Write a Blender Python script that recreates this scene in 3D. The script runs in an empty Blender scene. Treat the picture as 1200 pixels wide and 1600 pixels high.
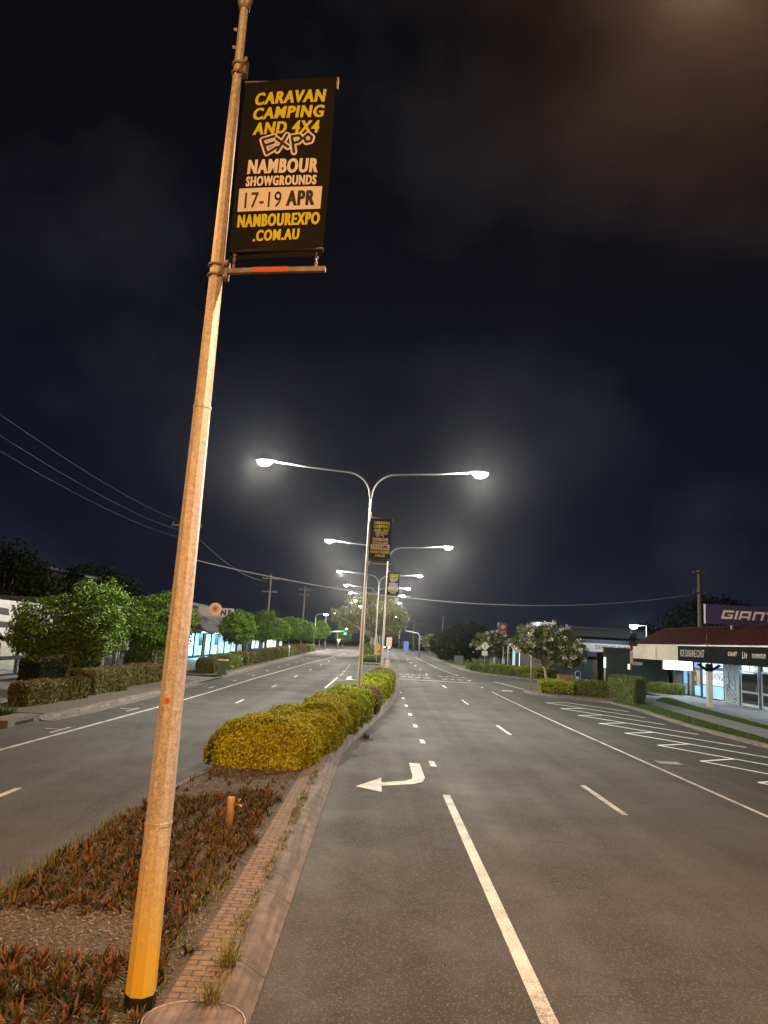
import bpy, math, random
import numpy as np
from mathutils import Matrix, Vector

# ------------------------------------------------------------------ camera, world, exposure
random.seed(7)
RNG = np.random.default_rng(11)
SC = bpy.context.scene
COL = SC.collection
R = math.radians
CAM_H, PITCH, ROLL = 3.0, math.atan(202 / 1130), R(3.3)
cam = bpy.data.cameras.new('camera')
cam.sensor_fit = 'VERTICAL'; cam.sensor_height = 24; cam.lens = 1130 / 1600 * 24
cam.clip_start = 0.05; cam.clip_end = 3000
camo = bpy.data.objects.new('camera', cam); COL.objects.link(camo)
c_, s_ = math.cos(ROLL), math.sin(ROLL)
U0 = Vector((0, -math.sin(PITCH), math.cos(PITCH))); F0 = Vector((0, math.cos(PITCH), math.sin(PITCH)))
right = Vector((c_, 0, 0)) + U0 * s_
up = Vector((-s_, 0, 0)) + U0 * c_
m = Matrix((right, up, -F0)).transposed().to_4x4(); m.translation = (0, 0, CAM_H)
camo.matrix_world = m
SC.camera = camo

SC.view_settings.view_transform = 'Standard'; SC.view_settings.look = 'None'
SC.view_settings.exposure = 0.0; SC.view_settings.gamma = 1.0
SC.render.engine = 'CYCLES'
SC.cycles.use_denoising = True
SC.cycles.max_bounces = 5; SC.cycles.diffuse_bounces = 2; SC.cycles.glossy_bounces = 2; SC.cycles.transmission_bounces = 4; SC.cycles.transparent_max_bounces = 8
SC.cycles.caustics_reflective = False; SC.cycles.caustics_refractive = False
SC.cycles.sample_clamp_indirect = 4.0; SC.cycles.use_light_tree = True

POWER = 7000.0          # watts of one median street lamp
WHITE_LIGHT = (1.0, 0.95, 0.80)
SODIUM_LIGHT = (1.0, 0.60, 0.36)
AMBER_LIGHT = (1.0, 0.47, 0.15)

# night sky: dark navy with thin cloud lit from the town below
w = bpy.data.worlds.new('World'); SC.world = w; w.use_nodes = True
nt = w.node_tree; nt.nodes.clear()
def N(t, **k):
    n = nt.nodes.new(t)
    for a, b in k.items(): setattr(n, a, b)
    return n
def Lk(a, b): nt.links.new(a, b)
tc = N('ShaderNodeTexCoord')
sep = N('ShaderNodeSeparateXYZ'); Lk(tc.outputs['Generated'], sep.inputs[0])
ramp = N('ShaderNodeValToRGB'); Lk(sep.outputs['Z'], ramp.inputs[0])
e = ramp.color_ramp.elements
e[0].position = 0.0; e[0].color = (0.0085, 0.0110, 0.0235, 1)
e[1].position = 0.9; e[1].color = (0.0028, 0.0028, 0.0030, 1)
q = e.new(0.16); q.color = (0.0068, 0.0084, 0.0185, 1)
q = e.new(0.45); q.color = (0.0046, 0.0052, 0.0088, 1)
mp = N('ShaderNodeMapping'); mp.inputs['Scale'].default_value = (1.6, 1.2, 2.2); mp.inputs['Location'].default_value = (0.35, 0.2, 0.1)
Lk(tc.outputs['Generated'], mp.inputs[0])
nz = N('ShaderNodeTexNoise'); nz.inputs['Scale'].default_value = 2.4; nz.inputs['Detail'].default_value = 4; nz.inputs['Roughness'].default_value = 0.5
Lk(mp.outputs[0], nz.inputs['Vector'])
cr = N('ShaderNodeValToRGB'); Lk(nz.outputs[0], cr.inputs[0])
cr.color_ramp.elements[0].position = 0.46; cr.color_ramp.elements[0].color = (0, 0, 0, 1)
cr.color_ramp.elements[1].position = 0.74; cr.color_ramp.elements[1].color = (1, 1, 1, 1)
# orange glow of the near lamp, painted into cloud and sky as brown
dot = N('ShaderNodeVectorMath', operation='DOT_PRODUCT'); Lk(tc.outputs['Generated'], dot.inputs[0]); dot.inputs[1].default_value = (0.36, 0.50, 0.79)
mr = N('ShaderNodeMapRange'); Lk(dot.outputs['Value'], mr.inputs[0]); mr.inputs[1].default_value = 0.86; mr.inputs[2].default_value = 1.0
mixc = N('ShaderNodeMixRGB'); Lk(mr.outputs[0], mixc.inputs[0]); mixc.inputs[1].default_value = (0.0125, 0.0128, 0.0145, 1); mixc.inputs[2].default_value = (0.034, 0.0150, 0.0060, 1)
mul = N('ShaderNodeMixRGB', blend_type='MULTIPLY'); mul.inputs[0].default_value = 1; Lk(cr.outputs[0], mul.inputs[1]); Lk(mixc.outputs[0], mul.inputs[2])
add = N('ShaderNodeMixRGB', blend_type='ADD'); add.inputs[0].default_value = 1; Lk(ramp.outputs[0], add.inputs[1]); Lk(mul.outputs[0], add.inputs[2])
pw = N('ShaderNodeMath', operation='POWER'); Lk(mr.outputs[0], pw.inputs[0]); pw.inputs[1].default_value = 4.0
tint = N('ShaderNodeMixRGB', blend_type='MULTIPLY'); tint.inputs[0].default_value = 1; Lk(pw.outputs[0], tint.inputs[1]); tint.inputs[2].default_value = (0.042, 0.0150, 0.0035, 1)
add2 = N('ShaderNodeMixRGB', blend_type='ADD'); add2.inputs[0].default_value = 1; Lk(add.outputs[0], add2.inputs[1]); Lk(tint.outputs[0], add2.inputs[2]); add = add2
bg = N('ShaderNodeBackground'); bg.inputs[1].default_value = 0.85; Lk(add.outputs[0], bg.inputs[0])
wo = N('ShaderNodeOutputWorld'); Lk(bg.outputs[0], wo.inputs[0])

# ------------------------------------------------------------------ terrain
def gz(y):
    if y < 30: return 0.0
    t = min(y, 130.0) - 30.0
    return 0.010 * t * t / (t + 14.0)
def lerp_tab(tab, y):
    return float(np.interp(y, [a for a, b in tab], [b for a, b in tab]))

# ------------------------------------------------------------------ materials
def new_mat(name):
    mt = bpy.data.materials.new(name); mt.use_nodes = True
    t = mt.node_tree
    return mt, t, t.nodes['Principled BSDF'], t.nodes['Material Output']
def plain(name, col, rough=0.6, metal=0.0, noise=0.0, scale=6.0, bump=0.0, spec=0.5):
    mt, t, b, o = new_mat(name)
    b.inputs['Roughness'].default_value = rough; b.inputs['Metallic'].default_value = metal
    b.inputs['Specular IOR Level'].default_value = spec
    b.inputs['Base Color'].default_value = (*col, 1)
    if noise or bump:
        tc = t.nodes.new('ShaderNodeTexCoord')
        n = t.nodes.new('ShaderNodeTexNoise'); n.inputs['Scale'].default_value = scale; n.inputs['Detail'].default_value = 6; n.inputs['Roughness'].default_value = 0.65
        t.links.new(tc.outputs['Object'], n.inputs['Vector'])
        if noise:
            r = t.nodes.new('ShaderNodeValToRGB'); r.color_ramp.elements[0].position = 0.3; r.color_ramp.elements[1].position = 0.72
            r.color_ramp.elements[0].color = (*[max(0, c * (1 - noise)) for c in col], 1)
            r.color_ramp.elements[1].color = (*[min(1, c * (1 + noise)) for c in col], 1)
            t.links.new(n.outputs[0], r.inputs[0]); t.links.new(r.outputs[0], b.inputs['Base Color'])
        if bump:
            bp = t.nodes.new('ShaderNodeBump'); bp.inputs['Strength'].default_value = bump; bp.inputs['Distance'].default_value = 0.02
            t.links.new(n.outputs[0], bp.inputs['Height']); t.links.new(bp.outputs[0], b.inputs['Normal'])
    return mt
def emit(name, col, strength):
    mt, t, b, o = new_mat(name)
    b.inputs['Base Color'].default_value = (*col, 1)
    b.inputs['Emission Color'].default_value = (*col, 1); b.inputs['Emission Strength'].default_value = strength
    return mt
def leafy(name, cols, rough=0.45, trans=0.25, spec=0.5):
    """one random tint for each leaf"""
    mt, t, b, o = new_mat(name)
    g = t.nodes.new('ShaderNodeNewGeometry')
    r = t.nodes.new('ShaderNodeValToRGB')
    el = r.color_ramp.elements
    while len(el) < len(cols): el.new(0.5)
    for i, c in enumerate(cols):
        el[i].position = i / max(1, len(cols) - 1); el[i].color = (*c, 1)
    t.links.new(g.outputs['Random Per Island'], r.inputs[0])
    t.links.new(r.outputs[0], b.inputs['Base Color']); b.inputs['Roughness'].default_value = rough
    b.inputs['Specular IOR Level'].default_value = spec
    if trans:
        tr = t.nodes.new('ShaderNodeBsdfTranslucent'); t.links.new(r.outputs[0], tr.inputs[0])
        mx = t.nodes.new('ShaderNodeMixShader'); mx.inputs[0].default_value = trans
        t.links.new(b.outputs[0], mx.inputs[1]); t.links.new(tr.outputs[0], mx.inputs[2]); t.links.new(mx.outputs[0], o.inputs[0])
    return mt
def asphalt_mat(name, dark, light, fleck=0.16, patch=1.0):
    mt, t, b, o = new_mat(name)
    L = t.links.new
    tc = t.nodes.new('ShaderNodeTexCoord')
    # fine aggregate
    v = t.nodes.new('ShaderNodeTexVoronoi'); v.inputs['Scale'].default_value = 75; L(tc.outputs['Object'], v.inputs['Vector'])
    n1 = t.nodes.new('ShaderNodeTexNoise'); n1.inputs['Scale'].default_value = 42; n1.inputs['Detail'].default_value = 5; n1.inputs['Roughness'].default_value = 0.8; L(tc.outputs['Object'], n1.inputs['Vector'])
    # wheel paths, long streaks along the road
    mp = t.nodes.new('ShaderNodeMapping'); mp.inputs['Scale'].default_value = (0.75, 0.022, 1); L(tc.outputs['Object'], mp.inputs[0])
    n2 = t.nodes.new('ShaderNodeTexNoise'); n2.inputs['Scale'].default_value = 1.0; n2.inputs['Detail'].default_value = 4; L(mp.outputs[0], n2.inputs['Vector'])
    # blotches
    n3 = t.nodes.new('ShaderNodeTexNoise'); n3.inputs['Scale'].default_value = 0.35; n3.inputs['Detail'].default_value = 6; n3.inputs['Roughness'].default_value = 0.7; L(tc.outputs['Object'], n3.inputs['Vector'])
    avg = t.nodes.new('ShaderNodeMath'); avg.operation = 'ADD'; L(n2.outputs[0], avg.inputs[0]); L(n3.outputs[0], avg.inputs[1])
    r = t.nodes.new('ShaderNodeMapRange'); r.inputs[1].default_value = 0.84; r.inputs[2].default_value = 1.2; L(avg.outputs[0], r.inputs[0])
    mix = t.nodes.new('ShaderNodeMixRGB'); mix.inputs[1].default_value = (*dark, 1); mix.inputs[2].default_value = (*light, 1); L(r.outputs[0], mix.inputs[0])
    # stones
    rr = t.nodes.new('ShaderNodeValToRGB'); rr.color_ramp.elements[0].position = 0.34; rr.color_ramp.elements[0].color = (0.45, 0.45, 0.45, 1)
    rr.color_ramp.elements[1].position = 0.68; rr.color_ramp.elements[1].color = (1.55, 1.5, 1.45, 1); L(n1.outputs[0], rr.inputs[0])
    mm = t.nodes.new('ShaderNodeMixRGB'); mm.blend_type = 'MULTIPLY'; mm.inputs[0].default_value = 1; L(mix.outputs[0], mm.inputs[1]); L(rr.outputs[0], mm.inputs[2])
    wn = t.nodes.new('ShaderNodeTexWhiteNoise'); L(v.outputs['Color'], wn.inputs['Vector'])
    gt = t.nodes.new('ShaderNodeMath'); gt.operation = 'GREATER_THAN'; gt.inputs[1].default_value = 0.90; L(wn.outputs[0], gt.inputs[0])
    st = t.nodes.new('ShaderNodeMixRGB'); L(gt.outputs[0], st.inputs[0]); L(mm.outputs[0], st.inputs[1]); st.inputs[2].default_value = (fleck, fleck * 0.95, fleck * 0.88, 1)
    # dark crack like joins
    nv = t.nodes.new('ShaderNodeTexNoise'); nv.inputs['Scale'].default_value = 1.1; nv.inputs['Detail'].default_value = 3; L(tc.outputs['Object'], nv.inputs['Vector'])
    mxv = t.nodes.new('ShaderNodeMixRGB'); mxv.inputs[0].default_value = 0.16; L(tc.outputs['Object'], mxv.inputs[1]); L(nv.outputs['Color'], mxv.inputs[2])
    vc = t.nodes.new('ShaderNodeTexVoronoi'); vc.feature = 'DISTANCE_TO_EDGE'; vc.inputs['Scale'].default_value = 0.11; L(mxv.outputs[0], vc.inputs['Vector'])
    ck = t.nodes.new('ShaderNodeMapRange'); ck.inputs[1].default_value = 0.0; ck.inputs[2].default_value = 0.008; ck.inputs[3].default_value = 0.8; ck.inputs[4].default_value = 1.0; L(vc.outputs['Distance'], ck.inputs[0])
    m4 = t.nodes.new('ShaderNodeMixRGB'); m4.blend_type = 'MULTIPLY'; m4.inputs[0].default_value = patch; L(st.outputs[0], m4.inputs[1]); L(ck.outputs[0], m4.inputs[2])
    L(m4.outputs[0], b.inputs['Base Color'])
    ro = t.nodes.new('ShaderNodeMapRange'); ro.inputs[3].default_value = 0.92; ro.inputs[4].default_value = 0.78; L(r.outputs[0], ro.inputs[0]); L(ro.outputs[0], b.inputs['Roughness'])
    bp = t.nodes.new('ShaderNodeBump'); bp.inputs['Strength'].default_value = 0.35; bp.inputs['Distance'].default_value = 0.008; L(n1.outputs[0], bp.inputs['Height']); L(bp.outputs[0], b.inputs['Normal'])
    return mt
def worn_paint(name, col, under, amount=0.42):
    mt, t, b, o = new_mat(name)
    L = t.links.new
    tc = t.nodes.new('ShaderNodeTexCoord')
    n = t.nodes.new('ShaderNodeTexNoise'); n.inputs['Scale'].default_value = 60; n.inputs['Detail'].default_value = 5; n.inputs['Roughness'].default_value = 0.85; L(tc.outputs['Object'], n.inputs['Vector'])
    n2 = t.nodes.new('ShaderNodeTexNoise'); n2.inputs['Scale'].default_value = 2.2; n2.inputs['Detail'].default_value = 3; L(tc.outputs['Object'], n2.inputs['Vector'])
    ad = t.nodes.new('ShaderNodeMath'); ad.operation = 'MULTIPLY_ADD'; ad.inputs[1].default_value = 0.35; L(n2.outputs[0], ad.inputs[0]); L(n.outputs[0], ad.inputs[2])
    r = t.nodes.new('ShaderNodeMapRange'); r.inputs[1].default_value = amount + 0.07; r.inputs[2].default_value = amount + 0.19; L(ad.outputs[0], r.inputs[0])
    mx = t.nodes.new('ShaderNodeMixRGB'); mx.inputs[1].default_value = (*under, 1); mx.inputs[2].default_value = (*col, 1); L(r.outputs[0], mx.inputs[0]); L(mx.outputs[0], b.inputs['Base Color'])
    b.inputs['Roughness'].default_value = 0.65
    return mt
def galvanised(name, col, spangle=0.35, painted_glow=None):
    mt, t, b, o = new_mat(name)
    L = t.links.new
    tc = t.nodes.new('ShaderNodeTexCoord')
    v = t.nodes.new('ShaderNodeTexVoronoi'); v.inputs['Scale'].default_value = 95; L(tc.outputs['Object'], v.inputs['Vector'])
    wn = t.nodes.new('ShaderNodeTexWhiteNoise'); L(v.outputs['Color'], wn.inputs['Vector'])
    n = t.nodes.new('ShaderNodeTexNoise'); n.inputs['Scale'].default_value = 22; n.inputs['Detail'].default_value = 7; n.inputs['Roughness'].default_value = 0.8; L(tc.outputs['Object'], n.inputs['Vector'])
    mp = t.nodes.new('ShaderNodeMapping'); mp.inputs['Scale'].default_value = (14, 14, 0.9); L(tc.outputs['Object'], mp.inputs[0])
    n2 = t.nodes.new('ShaderNodeTexNoise'); n2.inputs['Scale'].default_value = 1.6; n2.inputs['Detail'].default_value = 4; L(mp.outputs[0], n2.inputs['Vector'])
    a = t.nodes.new('ShaderNodeMath'); a.operation = 'MULTIPLY_ADD'; a.inputs[1].default_value = spangle * 0.5; L(wn.outputs[0], a.inputs[0]); L(n.outputs[0], a.inputs[2])
    a2 = t.nodes.new('ShaderNodeMath'); a2.operation = 'MULTIPLY_ADD'; a2.inputs[1].default_value = 0.45; L(n2.outputs[0], a2.inputs[0]); L(a.outputs[0], a2.inputs[2])
    r = t.nodes.new('ShaderNodeValToRGB'); r.color_ramp.elements[0].position = 0.5; r.color_ramp.elements[1].position = 1.05
    r.color_ramp.elements[0].color = (*[c * 0.42 for c in col], 1); r.color_ramp.elements[1].color = (*[min(1, c * 1.45) for c in col], 1)
    L(a2.outputs[0], r.inputs[0]); L(r.outputs[0], b.inputs['Base Color'])
    if painted_glow:   # amber light painted into the colour, fading towards the top
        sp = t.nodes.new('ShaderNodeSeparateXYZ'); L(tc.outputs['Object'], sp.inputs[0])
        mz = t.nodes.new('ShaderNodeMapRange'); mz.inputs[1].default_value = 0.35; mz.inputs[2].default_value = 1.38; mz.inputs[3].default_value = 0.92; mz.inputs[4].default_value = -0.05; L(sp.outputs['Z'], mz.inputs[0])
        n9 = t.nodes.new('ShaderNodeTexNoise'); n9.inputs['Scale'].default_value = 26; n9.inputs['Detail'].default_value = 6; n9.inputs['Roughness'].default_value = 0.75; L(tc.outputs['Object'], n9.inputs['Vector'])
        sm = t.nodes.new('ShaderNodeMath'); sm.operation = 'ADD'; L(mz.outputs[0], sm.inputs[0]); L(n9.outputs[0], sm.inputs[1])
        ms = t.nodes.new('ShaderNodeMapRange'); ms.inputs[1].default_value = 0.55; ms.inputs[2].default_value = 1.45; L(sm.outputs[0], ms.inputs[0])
        mx9 = t.nodes.new('ShaderNodeMixRGB'); L(ms.outputs[0], mx9.inputs[0]); L(r.outputs[0], mx9.inputs[1]); mx9.inputs[2].default_value = (*painted_glow, 1); L(mx9.outputs[0], b.inputs['Base Color'])
    b.inputs['Roughness'].default_value = 0.5; b.inputs['Metallic'].default_value = 0.15
    bp = t.nodes.new('ShaderNodeBump'); bp.inputs['Strength'].default_value = 0.25; bp.inputs['Distance'].default_value = 0.01; L(a2.outputs[0], bp.inputs['Height']); L(bp.outputs[0], b.inputs['Normal'])
    return mt
def brick_mat(name, c1, c2, mortar, sx, sy, axis=(1, 1, 1), rot=(0, 0, 0)):
    mt, t, b, o = new_mat(name)
    L = t.links.new
    tc = t.nodes.new('ShaderNodeTexCoord'); mp = t.nodes.new('ShaderNodeMapping'); mp.inputs['Rotation'].default_value = rot; L(tc.outputs['Object'], mp.inputs[0])
    br = t.nodes.new('ShaderNodeTexBrick'); br.inputs['Scale'].default_value = 1; br.inputs['Brick Width'].default_value = sx; br.inputs['Row Height'].default_value = sy
    br.inputs['Mortar Size'].default_value = 0.008; br.inputs['Color1'].default_value = (*c1, 1); br.inputs['Color2'].default_value = (*c2, 1); br.inputs['Mortar'].default_value = (*mortar, 1)
    L(mp.outputs[0], br.inputs['Vector'])
    n = t.nodes.new('ShaderNodeTexNoise'); n.inputs['Scale'].default_value = 14; n.inputs['Detail'].default_value = 6; n.inputs['Roughness'].default_value = 0.7; L(tc.outputs['Object'], n.inputs['Vector'])
    rr = t.nodes.new('ShaderNodeValToRGB'); rr.color_ramp.elements[0].position = 0.3; rr.color_ramp.elements[0].color = (0.42, 0.42, 0.40, 1); rr.color_ramp.elements[1].position = 0.7; rr.color_ramp.elements[1].color = (1.3, 1.25, 1.2, 1); L(n.outputs[0], rr.inputs[0])
    mm = t.nodes.new('ShaderNodeMixRGB'); mm.blend_type = 'MULTIPLY'; mm.inputs[0].default_value = 1; L(br.outputs[0], mm.inputs[1]); L(rr.outputs[0], mm.inputs[2]); L(mm.outputs[0], b.inputs['Base Color'])
    b.inputs['Roughness'].default_value = 0.85
    bp = t.nodes.new('ShaderNodeBump'); bp.inputs['Strength'].default_value = 0.6; bp.inputs['Distance'].default_value = 0.01; bp.invert = True; L(br.outputs['Fac'], bp.inputs['Height']); L(bp.outputs[0], b.inputs['Normal'])
    return mt
def glass_mat(name, tint=(0.9, 0.95, 1.0), refl=0.08):
    mt, t, b, o = new_mat(name)
    tr = t.nodes.new('ShaderNodeBsdfTransparent'); tr.inputs[0].default_value = (*tint, 1)
    gl = t.nodes.new('ShaderNodeBsdfGlossy'); gl.inputs['Roughness'].default_value = 0.02
    mx = t.nodes.new('ShaderNodeMixShader'); mx.inputs[0].default_value = refl
    t.links.new(tr.outputs[0], mx.inputs[1]); t.links.new(gl.outputs[0], mx.inputs[2]); t.links.new(mx.outputs[0], o.inputs[0])
    return mt

def kerb_mat(name, col):
    mt = plain(name, col, 0.85, noise=0.45, scale=5, bump=0.3); t = mt.node_tree; b = t.nodes['Principled BSDF']; L = t.links.new
    tc = t.nodes.new('ShaderNodeTexCoord'); sp = t.nodes.new('ShaderNodeSeparateXYZ'); L(tc.outputs['Object'], sp.inputs[0])
    f = t.nodes.new('ShaderNodeMath'); f.operation = 'MULTIPLY_ADD'; f.inputs[1].default_value = 0.55; f.inputs[2].default_value = 0.13; L(sp.outputs['Y'], f.inputs[0])
    fr = t.nodes.new('ShaderNodeMath'); fr.operation = 'FRACT'; L(f.outputs[0], fr.inputs[0])
    lt = t.nodes.new('ShaderNodeMath'); lt.operation = 'LESS_THAN'; lt.inputs[1].default_value = 0.010; L(fr.outputs[0], lt.inputs[0])
    mx = t.nodes.new('ShaderNodeMixRGB'); mx.inputs[2].default_value = (0.03, 0.026, 0.022, 1); L(lt.outputs[0], mx.inputs[0])
    src = b.inputs['Base Color'].links[0].from_socket; L(src, mx.inputs[1])
    # grime in long streaks
    mp = t.nodes.new('ShaderNodeMapping'); mp.inputs['Scale'].default_value = (9, 0.5, 4); L(tc.outputs['Object'], mp.inputs[0])
    n = t.nodes.new('ShaderNodeTexNoise'); n.inputs['Scale'].default_value = 1.5; n.inputs['Detail'].default_value = 5; L(mp.outputs[0], n.inputs['Vector'])
    r = t.nodes.new('ShaderNodeMapRange'); r.inputs[1].default_value = 0.35; r.inputs[2].default_value = 0.65; r.inputs[3].default_value = 0.55; r.inputs[4].default_value = 1.1; L(n.outputs[0], r.inputs[0])
    mm = t.nodes.new('ShaderNodeMixRGB'); mm.blend_type = 'MULTIPLY'; mm.inputs[0].default_value = 1; L(mx.outputs[0], mm.inputs[1]); L(r.outputs[0], mm.inputs[2]); L(mm.outputs[0], b.inputs['Base Color'])
    return mt

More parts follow.
